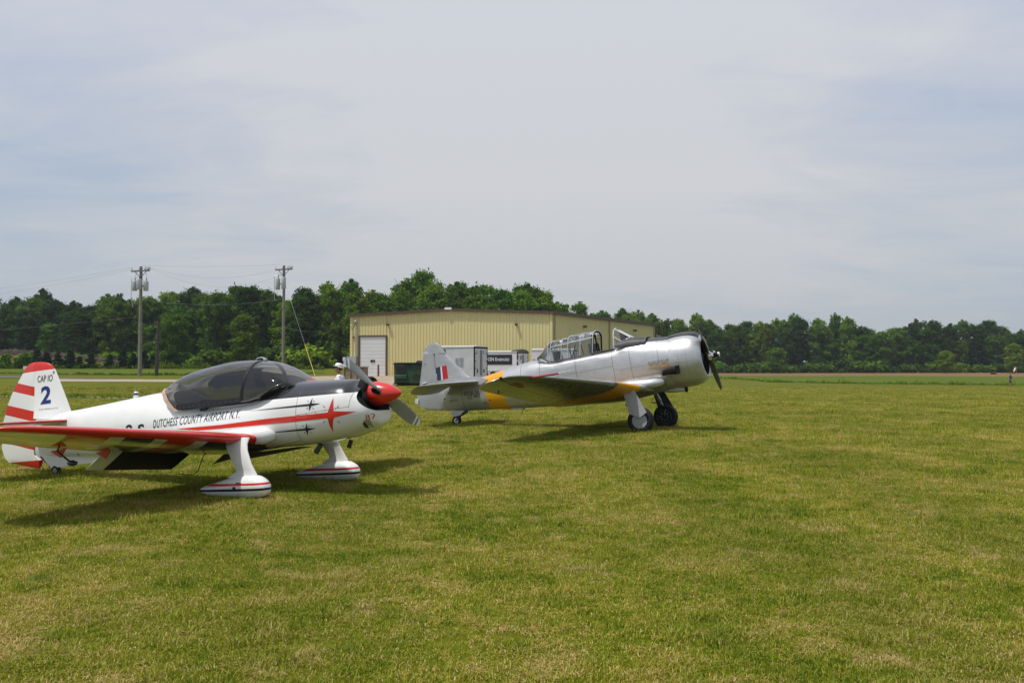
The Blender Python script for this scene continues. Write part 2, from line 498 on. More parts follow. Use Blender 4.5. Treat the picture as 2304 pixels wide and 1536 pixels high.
def grass_points():
    P, S = [], []
    for d0, d1, den, sc in ((2.2, 9, 140, .95), (9, 14, 98, 1.12), (14, 22, 56, 1.35), (22, 34, 31, 1.75), (34, 46, 16, 2.1), (46, 60, 10, 2.3), (60, 80, 5.5, 2.6), (80, 120, 2.2, 3.0)):
        w0, w1 = .62 * d0 + 3.5, .62 * d1 + 3.5
        n = int((w0 + w1) * (d1 - d0) * den)
        y = rng.uniform(d0, d1, int(n * 1.6)); hw_ = .62 * y + 3.5
        keep = rng.uniform(0, w1, len(y)) < hw_; y = y[keep][:n]; hw_ = hw_[keep][:n]
        x = rng.uniform(-1, 1, len(y)) * hw_; u = x / y
        ok = ~((u < .145) & (y > 65.5)) & ~((u < -.30) & (y > 50.5) & (y < 54.8))
        x, y = x[ok], y[ok]
        P.append(np.stack([x, y, zg(x, y)], 1)); S.append(np.full(len(x), sc) * rng.uniform(.75, 1.25, len(x)))
    for cx_, cy_, r_, n in ((-3.37, 12.06, .50, 150), (-2.565, 13.93, .50, 130), (-7.28, 15.0, .18, 40), (3.40, 24.93, .42, 90), (4.49, 27.26, .42, 90), (-1.66, 28.37, .2, 40)):
        a = rng.uniform(0, 6.283, n); q = r_ * np.sqrt(rng.uniform(.02, 1, n)); x = cx_ + q * np.cos(a) * 1.1; y = cy_ + q * np.sin(a)
        P.append(np.stack([x, y, np.zeros(n)], 1)); S.append(rng.uniform(1.1, 1.9, n))
    return np.concatenate(P), np.concatenate(S)
P, S = grass_points()
kinds = rng.choice([0, 1, 2, 3, 4, 5, 6], len(P), p=[.27, .22, .10, .05, .26, .07, .03])
# where the turf is worn (same place for ground and blades is left to the material) lower the tufts a little
me = bpy.data.meshes.new('grass'); me.from_pydata(P.tolist(), [], [])
for nm, arr, ty in (('scl', S, 'FLOAT'), ('rot', rng.uniform(0, 6.283, len(P)), 'FLOAT'), ('knd', kinds, 'INT')):
    at = me.attributes.new(nm, ty, 'POINT'); at.data.foreach_set('value', np.asarray(arr, 'i' if ty == 'INT' else 'f'))
grass = bpy.data.objects.new('grass', me); COL.objects.link(grass); struct(grass, 'stuff')
grass['label'] = 'short mown grass with straw coloured dry patches'; grass['category'] = 'grass'
def scatter(obj, coll, name):
    ng = bpy.data.node_groups.new(name, 'GeometryNodeTree')
    ng.interface.new_socket('Geometry', in_out='INPUT', socket_type='NodeSocketGeometry')
    ng.interface.new_socket('Geometry', in_out='OUTPUT', socket_type='NodeSocketGeometry')
    N = ng.nodes; L = ng.links
    gi = N.new('NodeGroupInput'); go = N.new('NodeGroupOutput'); ip = N.new('GeometryNodeInstanceOnPoints'); ci = N.new('GeometryNodeCollectionInfo')
    ci.inputs['Collection'].default_value = coll; ci.inputs['Separate Children'].default_value = True; ci.inputs['Reset Children'].default_value = True
    def attr(nm, ty):
        a = N.new('GeometryNodeInputNamedAttribute'); a.data_type = ty; a.inputs['Name'].default_value = nm; return a.outputs['Attribute']
    L.new(gi.outputs[0], ip.inputs['Points']); L.new(ci.outputs[0], ip.inputs['Instance']); ip.inputs['Pick Instance'].default_value = True
    L.new(attr('knd', 'INT'), ip.inputs['Instance Index']); L.new(attr('scl', 'FLOAT'), ip.inputs['Scale'])
    cb = N.new('ShaderNodeCombineXYZ'); L.new(attr('rot', 'FLOAT'), cb.inputs[2]); L.new(cb.outputs[0], ip.inputs['Rotation'])
    L.new(ip.outputs[0], go.inputs[0])
    md = obj.modifiers.new('scatter', 'NODES'); md.node_group = ng
scatter(grass, gcol, 'grass_scatter')

# ================================================================== FOLIAGE
def leaf_mat(name, c0, c1, c2):
    m = bpy.data.materials.new(name); m.use_nodes = True
    t = NT(m.node_tree)
    for n in list(t.n): t.n.remove(n)
    o = t.node('ShaderNodeOutputMaterial')
    oi = t.node('ShaderNodeObjectInfo'); oc = t.node('ShaderNodeTexCoord').outputs['Object']
    ob = t.m('MULTIPLY', oi.outputs['Random'], 37.)
    vv = t.node('ShaderNodeCombineXYZ', {0: ob, 1: ob, 2: 0}).outputs[0]
    va = t.node('ShaderNodeVectorMath', {0: oc, 1: vv}, operation='ADD').outputs[0]
    n = t.noise(va, .55, 3, .6); n2 = t.noise(va, 3.0, 2, .6)
    c = t.ramp(t.m('ADD', t.m('MULTIPLY', n, .65), t.m('MULTIPLY', n2, .35)), [(.34, c0), (.5, c1), (.68, c2)])
    hs = t.node('ShaderNodeHueSaturation', {'Hue': t.rng(oi.outputs['Random'], 0, 1, .485, .515), 'Saturation': 1.0, 'Value': t.rng(t.m('FRACT', t.m('MULTIPLY', oi.outputs['Random'], 7.3)), 0, 1, .72, 1.28), 'Color': c})
    df = t.node('ShaderNodeBsdfDiffuse', {0: hs.outputs[0]}); tl = t.node('ShaderNodeBsdfTranslucent', {0: hs.outputs[0]})
    mx = t.node('ShaderNodeMixShader', {0: .22, 1: df.outputs[0], 2: tl.outputs[0]})
    t.l.new(mx.outputs[0], o.inputs[0])
    return m
LM = [leaf_mat('mid_green_leaves', (.040, .092, .012), (.074, .148, .016), (.125, .215, .024)),
      leaf_mat('yellow_green_leaves', (.066, .135, .010), (.115, .200, .014), (.175, .27, .024)),
      leaf_mat('dark_green_leaves', (.022, .052, .012), (.038, .082, .015), (.062, .115, .020)),
      leaf_mat('conifer_needles', (.014, .036, .012), (.026, .058, .015), (.042, .080, .020))]
M['bark'] = mat('tree_bark', (.11, .085, .06), .95, noise=(3, .3))
def leaves(centers, radii, per, size, g, squash=.8, up=.35):
    """leaf-sized faces spread on and inside lumps; returns vertex and face arrays"""
    n = len(centers) * per
    c = np.repeat(centers, per, 0); r = np.repeat(radii, per)
    dv = g.normal(size=(n, 3)); dv /= np.linalg.norm(dv, axis=1)[:, None]
    rad = r * np.minimum(np.abs(g.normal(.72, .36, n)), 1.75)
    p = c + dv * rad[:, None] * np.array([1, 1, squash])
    nrm = dv + g.normal(size=(n, 3)) * .65 + np.array([0, 0, up]); nrm /= np.linalg.norm(nrm, axis=1)[:, None]
    tmp = g.normal(size=(n, 3)); a = np.cross(nrm, tmp); a /= np.linalg.norm(a, axis=1)[:, None]; b_ = np.cross(nrm, a)
    s = (size * g.uniform(.6, 1.4, n))[:, None]
    v = np.stack([p - a * s, p - b_ * s * .55, p + a * s, p + b_ * s * .55], 1).reshape(-1, 3)
    f = np.arange(n * 4).reshape(n, 4)
    return v, f
def fast_mesh(name, v, f, m):
    me = bpy.data.meshes.new(name); me.vertices.add(len(v)); me.vertices.foreach_set('co', np.asarray(v, 'f').ravel())
    me.loops.add(f.size); me.loops.foreach_set('vertex_index', f.astype('i').ravel())
    me.polygons.add(len(f)); me.polygons.foreach_set('loop_start', np.arange(0, f.size, f.shape[1], dtype='i'))
    me.update(calc_edges=True); me.materials.append(m); return me
def crown_mesh(kind, seed, leafsize=.235, per=170):
    g = np.random.default_rng(seed); H = 16.; cs, rs = [], []
    n = {'round': 120, 'tall': 110, 'column': 90, 'sparse': 34, 'cone': 80}[kind]
    for i in range(n):
        h = g.uniform(.10, .97)
        if kind == 'round': env = 3.9 * math.sqrt(max(.05, 1 - ((h - .55) / .50) ** 2)); rr = g.uniform(.6, 1.25)
        elif kind == 'tall': env = 3.1 * math.sqrt(max(.03, 1 - ((h - .48) / .56) ** 2)); rr = g.uniform(.55, 1.1)
        elif kind == 'column': env = 2.4 * max(0, 1 - h) ** .6 + .3; rr = g.uniform(.45, .9) * (1.15 - .55 * h)
        elif kind == 'sparse': env = 3.0 * math.sqrt(max(.05, 1 - ((h - .6) / .5) ** 2)); rr = g.uniform(.45, .95)
        else: env = 3.0 * max(0, 1 - h) ** .9 + .1; rr = g.uniform(.6, 1.0) * (1.2 - .8 * h)
        a = g.random() * 6.283; q = env * g.random() ** .45
        cs.append((q * math.cos(a), q * math.sin(a), h * H)); rs.append(rr)
    # small sprays breaking the outline near the top
    for i in range(34 if kind != 'cone' else 6):
        h = g.uniform(.80, 1.02); a = g.random() * 6.283; q = (1.9 if kind == 'round' else 1.2) * g.random()
        cs.append((q * math.cos(a), q * math.sin(a), h * H - q * .5)); rs.append(g.uniform(.22, .5))
    cs = np.array(cs); rs = np.array(rs)
    cnt = np.maximum(30, (per * (rs / 1.2) ** 1.6)).astype(int)
    V, F, k = [], [], 0
    for c_, r_, n_ in zip(cs, rs, cnt):
        v, f = leaves(c_[None], np.array([r_]), int(n_), leafsize, g); V.append(v); F.append(f + k); k += len(v)
    return np.concatenate(V), np.concatenate(F)
def trunk_mesh(seed, H=16., r0=.26):
    g = random.Random(seed); b = MB(); pts = [(0, 0, -.4)]; x = y = 0
    for k in range(1, 6):
        x += g.uniform(-.25, .25); y += g.uniform(-.25, .25); pts.append((x, y, H * .9 * k / 5))
    b.tube(pts, [r0 * 1.25, r0, r0 * .8, r0 * .6, r0 * .35, r0 * .1], 7)
    for i in range(9):
        h = g.uniform(.25, .85) * H; a = g.uniform(0, 6.28); L_ = g.uniform(1.2, 2.6)
        k = min(4, int(h / (H * .18))); base = Vector(pts[k]).lerp(Vector(pts[k+1]), (h - k * H * .18) / (H * .18)) if k < 5 else Vector(pts[5])
        b.tube([base, base + Vector((math.cos(a) * L_ * .5, math.sin(a) * L_ * .5, L_ * .45)), base + Vector((math.cos(a) * L_, math.sin(a) * L_, L_ * 1.1))], [r0 * .35, r0 * .22, .03], 5)
    me = b.build('trunk_src', M['bark'], None, 60); d_ = me.data; bpy.data.objects.remove(me); return d_
trunks = [trunk_mesh(s) for s in (1, 2, 3)]
variants = []
for k, (kd, mi) in enumerate([('round', 0), ('tall', 0), ('round', 1), ('tall', 1), ('column', 1), ('round', 2), ('tall', 2), ('column', 0), ('sparse', 0), ('tall', 2), ('round', 0), ('cone', 3), ('cone', 3), ('round', 1)]):
    v, f = crown_mesh(kd, 100 + k) if k < 12 else crown_mesh(kd, 100 + k, .85, 75)
    variants.append((kd, mi, fast_mesh('crown', v, f, LM[mi])))
print('tree variants', len(variants), sum(len(v[2].polygons) for v in variants))
ntree = 0
def add_tree(x, y, h, vi, label, group, rs=None, wid=1., name='broadleaf_tree', cat='tree'):
    global ntree
    kd, mi, me = variants[vi]
    z = zf(x, y)
    t_ = root(name, label, cat, (x, y, z - .1), (rs or random).uniform(0, 6.28), group)
    s = h / 16.4
    t_.scale = (s * wid, s * wid, s)
    c = bpy.data.objects.new('crown', me); COL.objects.link(c); c.parent = t_
    q = bpy.data.objects.new('trunk', trunks[ntree % 3]); COL.objects.link(q); q.parent = t_
    ntree += 1
    return t_
# ================================================================== THE WOOD
# skyline of the wood: bearing u -> top height angle (tan of elevation above the eye), and distance
SKY = [(0,668),(60,662),(120,657),(180,672),(230,670),(270,655),(330,662),(400,660),(440,652),(500,636),(560,634),(600,640),(640,662),(700,645),(740,626),(800,632),(860,642),(920,622),(980,612),(1010,625),(1040,622),(1100,634),(1160,632),(1200,633),(1225,645),(1245,668),(1300,676),(1340,684),(1400,692),(1450,702),(1500,711),(1560,708),(1600,716),(1660,722),(1700,713),(1760,708),(1820,704),(1880,708),(1905,705),(1935,730),(1960,736),(2000,735),(2040,717),(2070,708),(2120,722),(2150,714),(2200,722),(2222,708),(2260,730),(2304,742)]
DIST = [(-.60,196),(-.5,196),(-.3,172),(-.2,163),(-.08,158),(.0,165),(.05,178),(.10,235),(.2,272),(.4,280),(.60,292)]
SECT = [(-.62,-.54,'at the far left edge'), (-.54,-.46,'above the striped tail fin'), (-.46,-.40,'left of the left pole'), (-.40,-.36,'behind the left pole'), (-.36,-.30,'right of the left pole'), (-.30,-.25,'left of the right pole'), (-.25,-.20,'behind the right pole'),
        (-.20,-.12,'above the hangar left end'), (-.12,-.05,'above the hangar gable peak'), (-.05,.0,'above the hangar right of peak'), (.0,.06,'above the hangar corner'), (.06,.12,'above the hangar side wall'), (.12,.17,'above the open cockpit'), (.17,.22,'behind the silver plane nose'),
        (.22,.27,'just right of the propeller'), (.27,.32,'near the propeller'), (.32,.37,'left of the skyline dip'), (.37,.42,'in the skyline dip'), (.42,.48,'right of the skyline dip'), (.48,.54,'left of the windsock'), (.54,.63,'at the far right edge')]
ORD = ['first', 'second', 'third', 'fourth', 'fifth', 'sixth', 'seventh', 'eighth', 'ninth', 'tenth', 'eleventh', 'twelfth']
pend = []
def relabel(items, rowname):
    """items: (u, row, object, look); names each by its order from the left inside its stretch"""
    by = {}
    for it in items:
        sec = next((s[2] for s in SECT if s[0] <= it[0] < s[1]), SECT[-1][2]); by.setdefault((sec, it[1]), []).append(it)
    for (sec, row), L_ in by.items():
        for k, it in enumerate(sorted(L_, key=lambda q: q[0])):
            it[2]['label'] = f'{it[3]}, {ORD[k]} from left in {rowname[row]}, {sec}'
KN = {'round': 'round', 'tall': 'oval', 'column': 'pointed', 'sparse': 'thin', 'cone': 'conical'}
CN = ['mid-green', 'yellow-green', 'dark green', 'dark']
tr = random.Random(5)
def sky_top(u):
    px = 1152 + 2109 * u
    row = np.interp(px, [k[0] for k in SKY], [k[1] for k in SKY])
    return (834 - row) / 2109
for row, (dd, step, hk) in enumerate(((0, 4.1, .86), (5.5, 4.1, .97), (12, 4.3, 1.0))):
    u = -.615
    while u < .62:
        D = np.interp(u, [k[0] for k in DIST], [k[1] for k in DIST])
        st = step * (1.0 if u < .07 else 1.18)
        uu = u + tr.uniform(-.3, .3) * st / D
        y = D + dd + tr.uniform(-2.2, 2.2); x = uu * y
        top = sky_top(uu) * y + 1.65
        h = top - zf(x, y)
        if row == 0: h *= tr.choice([.60, .74, .84, .92, .97])
        elif row == 1: h *= tr.uniform(.86, 1.0)
        else: h *= tr.uniform(.90, 1.07)
        w = tr.random()
        if uu < -.44: pool = [5, 6, 0, 9, 1, 10]
        elif uu < -.2: pool = [0, 1, 2, 5, 6, 10, 2, 9]
        elif uu < .02: pool = [2, 3, 0, 1, 4, 10, 3]
        elif uu < .2: pool = [4, 3, 4, 2, 7, 1]
        elif uu < .37: pool = [1, 0, 3, 7, 10, 0, 6]
        else: pool = [0, 6, 5, 1, 7, 10, 9]
        if uu < -.40 and uu > -.43 and row == 2: pool = [8]
        vi = tr.choice(pool)
        o_ = add_tree(x, y, h, vi, '', 'trees of the wood', tr, 1.0 * min(1.35, max(.80, 15.0 / h)) * tr.uniform(.80, 1.12))
        pend.append((uu, row, o_, f'{CN[variants[vi][1]]} {KN[variants[vi][0]]} tree'))
        u += st / D
relabel(pend, ['front row', 'middle row', 'back row']); pend = []
print('trees', ntree)
# individual sparse tree rising above the skyline
add_tree(-.4175 * 190, 190, 15.4, 8, 'thin open topped tree poking above the skyline left of the left utility pole', 'lone tree', tr, .75)
add_tree(-.362 * 158, 158, 9.5, 2, 'mid height bright green tree standing in front of the wood beside the short dark pole', 'edge tree', tr, 1.3)
add_tree(-.285 * 150, 150, 9.0, 3, 'light green leafy tree at the wood edge left of the right utility pole', 'edge tree 2', tr, 1.3)
add_tree(.283 * 262, 262, 7.5, 2, 'small bright green tree at the foot of the distant wood right of the propeller', 'edge tree 3', tr, 1.5)
add_tree(.462 * 262, 262, 6.6, 2, 'small light green tree at the foot of the distant wood near the windsock', 'edge tree 4', tr, 1.4)
add_tree(.535 * 262, 262, 8.6, 3, 'light green bushy tree directly behind the windsock', 'edge tree 5', tr, 1.5)
# shrubs along the foot of the wood
def bush_mesh(seed, mi, size=.17, n=16, per=110):
    g = np.random.default_rng(seed)
    cs = np.stack([g.uniform(-1.1, 1.1, n), g.uniform(-1.0, 1.0, n), g.uniform(.25, 1.5, n)], 1); cs[:, 2] *= 1 - .35 * np.abs(cs[:, 0])
    v, f = leaves(cs, g.uniform(.35, .65, n), per, size, g); v[:, 2] = np.maximum(v[:, 2], -.1)
    return fast_mesh('foliage', v, f, LM[mi])
bushes = [(bush_mesh(1, 0), 'mid green'), (bush_mesh(2, 1), 'yellow green'), (bush_mesh(3, 2), 'dark green'), (bush_mesh(4, 1), 'yellow green')]
def stem_me():
    b = MB()
    for k in range(6): b.tube([(0, 0, -.1), (math.cos(k) * .3, math.sin(k) * .3, .5), (math.cos(k) * .7, math.sin(k) * .7, 1.1)], [.04, .025, .01], 5)
    o = b.build('s', M['bark'], None); me_ = o.data; bpy.data.objects.remove(o); return me_
stemme = stem_me()
def add_bush(x, y, h, k, label, group, w=1.):
    r_ = root('shrub', label, 'shrub', (x, y, zf(x, y) - .05), tr.uniform(0, 6.28), group); s = h / 1.75; r_.scale = (s * w, s * w, s)
    c = bpy.data.objects.new('foliage', bushes[k][0]); COL.objects.link(c); c.parent = r_
    c = bpy.data.objects.new('stems', stemme); COL.objects.link(c); c.parent = r_
    return r_
u = -.60
while u < .60:
    D = np.interp(u, [k[0] for k in DIST], [k[1] for k in DIST]) - 5.5
    if -.2 < u < .14: u += .02; continue
    hh = tr.uniform(1.8, 4.2); k = tr.choice([0, 1, 2, 3] if u < .2 else [0, 0, 1, 2])
    size = 'tall' if hh > 3 else 'low'
    y = D + tr.uniform(-2, 1.5)
    pend.append((u, 0, add_bush(u * y, y, hh, k, '', 'shrubs at the foot of the wood', tr.uniform(1.0, 1.6)), f'{size} {bushes[k][1]} shrub'))
    u += tr.uniform(2.6, 4.2) / D
relabel(pend, ['shrub row'])
# dense dark interior of the wood, behind the counted trees
g = np.random.default_rng(9); cs, rr = [], []
for u in np.arange(-.64, .64, .0125):
    D = np.interp(u, [k[0] for k in DIST], [k[1] for k in DIST]); 
    for k in range(10):
        y = D + g.uniform(5, 26); x = (u + g.uniform(-.006, .006)) * y; hh = (sky_top(u) * y + 1.65 - zf(x, y))
        cs.append((x, y, zf(x, y) + hh * g.uniform(.03, .74))); rr.append(g.uniform(1.3, 2.4))
v, f = leaves(np.array(cs), np.array(rr), 60, .62, g)
wd = bpy.data.objects.new('wood_interior', fast_mesh('wood_interior', v, f, LM[2])); COL.objects.link(wd); struct(wd, 'stuff')
wd['label'] = 'dense dark foliage filling the depth of the wood'; wd['category'] = 'woodland'

hcount = {}
for k, (px, hh, vi) in enumerate([(-60, 2.6, 12), (-25, 2.2, 12), (14, 2.4, 13), (40, 1.9, 13), (58, 2.5, 13), (84, 3.1, 12), (104, 2.7, 12), (131, 2.6, 12), (158, 3.0, 12), (180, 2.0, 12), (204, 2.6, 12), (247, 2.3, 12), (276, 2.9, 12), (300, 2.5, 12), (323, 2.9, 12), (345, 2.3, 12)]):
    y = 149 + tr.uniform(-1, 1); u = (px - 1152) / 2109
    nm = 'young_conifer' if vi == 12 else 'young_tree'
    pos = ['far left edge', 'left edge'][k % 2] if px < 0 else None
    side = 'left of the striped fin' if px < 20 else ('behind the striped fin' if px < 90 else ('right of the striped fin' if px < 170 else ('between fin and left pole' if px < 260 else ('beside the left pole' if px < 315 else 'beside the dark post'))))
    desc = 'dark young conifer' if vi == 12 else 'bright young leafy tree'
    size = 'taller' if hh > 2.55 else 'shorter'
    hcount[side] = hcount.get(side, 0) + 1
    lb = f'{size} {desc}, {ORD[hcount[side] - 1]} from left of those {side}'
    add_tree(u * y, y, hh * 1.05, vi, lb, 'young trees in the field hedge', tr, 2.1 if vi == 12 else 1.5, nm, 'conifer' if vi == 12 else 'tree')

# earth bank and brush pile
vs, fs = [], []; ub = np.linspace(-.72, -.39, 60); prof = [(-11, 0), (-7, .45), (-3, .85), (0, 1.0), (4, .8), (9, 0)]
for (dy, hk) in prof:
    for uu in ub:
        y = 172 + dy; hh = 2.55 * np.clip((-.395 - uu) / .13, 0, 1) ** .7
        x = uu * y; vs.append((x, y, zf(x, y) - .1 + hk * hh + .12 * math.sin(uu * 300 + dy)))
for i in range(len(prof) - 1):
    for j in range(59): fs.append((i*60+j, i*60+j+1, (i+1)*60+j+1, (i+1)*60+j))
struct(MB().add(vs, fs).build('earth_bank', ground_mat('rough_bank', (.11, .14, .02), (.20, .16, .06), (.24, .14, .09)), None, 180))
g = np.random.default_rng(21); b = MB(); nn = 1500
for i in range(nn):
    uu = g.uniform(-.70, -.405); y = 172 + g.normal(0, .75); k = np.clip((-.395 - uu) / .13, 0, 1) ** .7; x = uu * y
    z = zf(x, y) + 2.4 * k + g.uniform(-.15, .95) * (.4 + .6 * k)
    L_ = g.uniform(.6, 1.9); a = g.normal(0, .5); e = g.normal(0, .25)
    dv = Vector((math.cos(a) * math.cos(e), math.sin(a), math.sin(e))) * L_ * .5; c = Vector((x, y, z))
    b.tube([c - dv, c + dv], [g.uniform(.03, .09), .03], 4)
bp = b.build('brush_pile', mat('dead_branches', (.125, .088, .078), .95, noise=(.9, .55)), None, 0, fix=False); struct(bp, 'stuff')
bp['label'] = 'long pile of grey brown cut branches on the earth bank'; bp['category'] = 'brush pile'
# weathered rail fence in front of the bank
fr_ = root('rail_fence', 'weathered post and rail fence behind the young conifers at left', 'fence', (0, 0, 0))
ux_ = [(-.62 + k * .0155) for k in range(17)]
for k, uu in enumerate(ux_):
    y = 151.5; x = uu * y; MB().box((x, y, zf(x, y) + .55), (.13, .13, 1.3)).build('post', M['bark'], fr_)
for hz in (.4, .75, 1.08):
    b = MB()
    for k in range(len(ux_) - 1):
        y = 151.4; a = Vector((ux_[k] * y, y, zf(ux_[k] * y, y) + hz)); c = Vector((ux_[k+1] * y, y, zf(ux_[k+1] * y, y) + hz)); b.tube([a, c], .05, 4)
    b.build('rail', M['bark'], fr_)

# tall weeds: ground cover along field edges
def weeds(name, curve, n, h0, h1, label, seed, spread=.8, mi=1, size=.10):
    g = np.random.default_rng(seed); us_ = g.uniform(curve[0][0], curve[-1][0], n)
    y = np.interp(us_, [c[0] for c in curve], [c[1] for c in curve]) + g.normal(0, spread, n); x = us_ * y
    nb = .5 + .5 * np.sin(us_ * 210 + np.sin(us_ * 57) * 3)
    hh = g.uniform(h0, h1, n) * (.35 + .65 * nb)
    c = np.stack([x, y, zg(x, y) + hh * .45], 1)
    v, f = leaves(c, hh * .6, 14, size, g, 1.0, 0)
    o = bpy.data.objects.new(name, fast_mesh(name, v, f, LM[mi])); COL.objects.link(o); struct(o, 'stuff'); o['label'] = label; o['category'] = 'weeds'
weeds('field_edge_weeds', [(.22, 192), (.24, 188), (.273, 162.5), (.371, 151.5), (.546, 140.2), (.62, 138)], 1000, .10, .70, 'tall weeds along the edge of the mown field at right', 3, .6, 1, .13)
weeds('strip_weeds', [(-.58, 53.6), (-.474, 53.2), (-.35, 51)], 260, .08, .45, 'sparse weeds growing along the pale gravel strip at left', 4, .25, 1, .035)
weeds('hedge_undergrowth', [(-.62, 150), (-.40, 150), (-.24, 146), (-.2, 140)], 1500, .3, 1.3, 'low undergrowth at the foot of the hedge and wood', 6, 1.5, 1, .14)
weeds('mown_edge_grass', [(-.55, 112), (-.40, 97), (-.30, 100), (-.21, 112)], 500, .1, .3, 'rough grass at the near edge of the bright green field', 8, .4, 1, .1)
# ================================================================== HANGAR
C0 = Vector((3.70, 84.0, 0)); L0 = Vector((-15.35, 88.7, 0)); R0 = Vector((16.1, 105.8, 0)); B0 = L0 + R0 - C0
EAVE = 6.87; PEAK = 7.27; BASE = .6
HG = root('hangar', 'long low yellow ribbed metal hangar with brown roof trim, behind the planes', 'building', (3.7, 84.0, zf(3.7, 84)))
hz0 = zf(3.7, 84)
def hl(p): return Vector(p) - Vector((3.7, 84.0, hz0))
M['wall'] = mat('yellow_ribbed_cladding', (.60, .53, .25), .42, spec=.4, noise=(.5, .05))
t = NT(M['wall'].node_tree); p_ = t.node('ShaderNodeTexCoord').outputs['Object']
f_ = t.m('ADD', t.m('MULTIPLY', t.noise(t.mapping(p_, (2.6, 2.6, .12)), 1.0, 5, .65), .6), t.m('MULTIPLY', t.noise(p_, .35, 3, .5), .4))
low = t.rng(t.node('ShaderNodeSeparateXYZ', {0: p_}).outputs[2], .9, -.2, 0, .45)
wc = t.mix(t.rng(f_, .42, .66, 0, .30), (.61, .54, .255), (.45, .40, .22)); wc = t.mix(t.m('MULTIPLY', low, t.noise(p_, 1.6, 5, .7)), wc, (.25, .20, .13))
t.put(t.n['Principled BSDF'].inputs['Base Color'], wc)
M['trim'] = mat('brown_roof_trim', (.085, .05, .028), .5)
M['galv'] = mat('galvanised_steel', (.42, .44, .45), .45, metal=.6, noise=(4, .1))
M['doorw'] = mat('grey_white_door', (.62, .63, .64), .4, noise=(1.2, .05))
def ribbed(name, a, b_, ztop, s0=0., s1=1., zb=None, pitch=.305, dpt=.038):
    a, b_ = Vector(a), Vector(b_); L_ = (b_ - a).length; dv = (b_ - a) / L_; nv = Vector((dv.y, -dv.x, 0))
    if nv.dot(-(a + b_) / 2) < 0: nv = -nv
    prof = [(0, 0), (.62, 0), (.72, 1), (.90, 1), (1.0, 0)]
    lo, hi = [], []; k = s0 * L_
    while k < s1 * L_ - 1e-4:
        for q, d_ in prof[:-1]:
            s = min(k + q * pitch, s1 * L_); p = a + dv * s + nv * d_ * dpt
            z0 = zb if zb is not None else BASE
            lo.append(hl((p.x, p.y, z0))); hi.append(hl((p.x, p.y, ztop(s / L_))))
        k += pitch
    p = a + dv * s1 * L_; lo.append(hl((p.x, p.y, zb if zb is not None else BASE))); hi.append(hl((p.x, p.y, ztop(s1))))
    b = MB()
    for i in range(len(lo) - 1): b.quad(lo[i], lo[i+1], hi[i+1], hi[i])
    return b.build(name, M['wall'], HG, 0)
gt = lambda s: EAVE - .08 + (PEAK - EAVE) * (1 - abs(2 * s - 1))
ft = lambda s: EAVE - .08
DS0, DS1, DT = .0528, .1849, 4.86
ribbed('wall', L0, C0, gt, 0, DS0 - .004); ribbed('wall', L0, C0, gt, DS1 + .004, 1.0); ribbed('wall', L0, C0, gt, DS0 - .004, DS1 + .004, DT + .05)
ribbed('wall', C0, R0, ft); ribbed('wall', B0, L0, ft); ribbed('wall', R0, B0, gt)
fd = (C0 - L0).normalized(); fn = Vector((fd.y, -fd.x, 0)); 
if fn.y > 0: fn = -fn
sd = (R0 - C0).normalized(); sn = Vector((sd.y, -sd.x, 0))
if sn.y > 0: sn = -sn
def fp(s, z, off=0.): p = L0 + (C0 - L0) * s + fn * off; return hl((p.x, p.y, z))
def sp_(s, z, off=0.): p = C0 + (R0 - C0) * s + sn * off; return hl((p.x, p.y, z))
Lf = (C0 - L0).length
# roof
b = MB(); ov = .18
m0, m1 = (L0 + C0) / 2, (B0 + R0) / 2
o_ = fn * ov; q_ = fd * ov
e = [hl((*(L0 + o_ - q_).xy, EAVE + .04)), hl((*(m0 + o_).xy, PEAK + .06)), hl((*(C0 + o_ + q_).xy, EAVE + .04)), hl((*(R0 - o_ + q_).xy, EAVE + .04)), hl((*(m1 - o_).xy, PEAK + .06)), hl((*(B0 - o_ - q_).xy, EAVE + .04))]
b.quad(e[0], e[1], e[4], e[5]); b.quad(e[1], e[2], e[3], e[4])
b.build('roof', mat('pale_metal_roof', (.45, .45, .43), .5, noise=(.6, .08)), HG, 0, fix=False)
b = MB()
def strip(p, q, h=.24, t_=.10):
    p, q = Vector(p), Vector(q); d_ = (q - p).normalized(); n_ = Vector((-d_.y, d_.x, 0)).normalized() * t_
    dz = Vector((0, 0, h)); a = [p - n_, p + n_, p + n_ - dz, p - n_ - dz]; c = [v + (q - p) for v in a]; b.rings([a, c])
up_ = Vector((0, 0, .06))
strip(e[0] + up_, e[1] + up_); strip(e[1] + up_, e[2] + up_); strip(e[2] + up_, e[3] + up_, .26); strip(e[5] + up_, e[0] + up_); strip(e[3] + up_, e[4] + up_); strip(e[4] + up_, e[5] + up_)
b.build('roof_trim', M['trim'], HG, 0)
for (s, w) in ((0.003, .16), (.997, .16)): MB().prism([fp(s, BASE, .06), fp(s, EAVE - .1, .06), fp(s + (.012 if s < .5 else -.012), EAVE - .1, .06), fp(s + (.012 if s < .5 else -.012), BASE, .06)], fn * .05).build('corner_trim', M['wall'], HG)
for s in (.004, .49, .985): MB().prism([sp_(s, BASE, .07), sp_(s, EAVE - .15, .07), sp_(s + .008, EAVE - .15, .07), sp_(s + .008, BASE, .07)], sn * .06).build('downspout', mat('khaki_downspout', (.34, .28, .12), .5), HG)
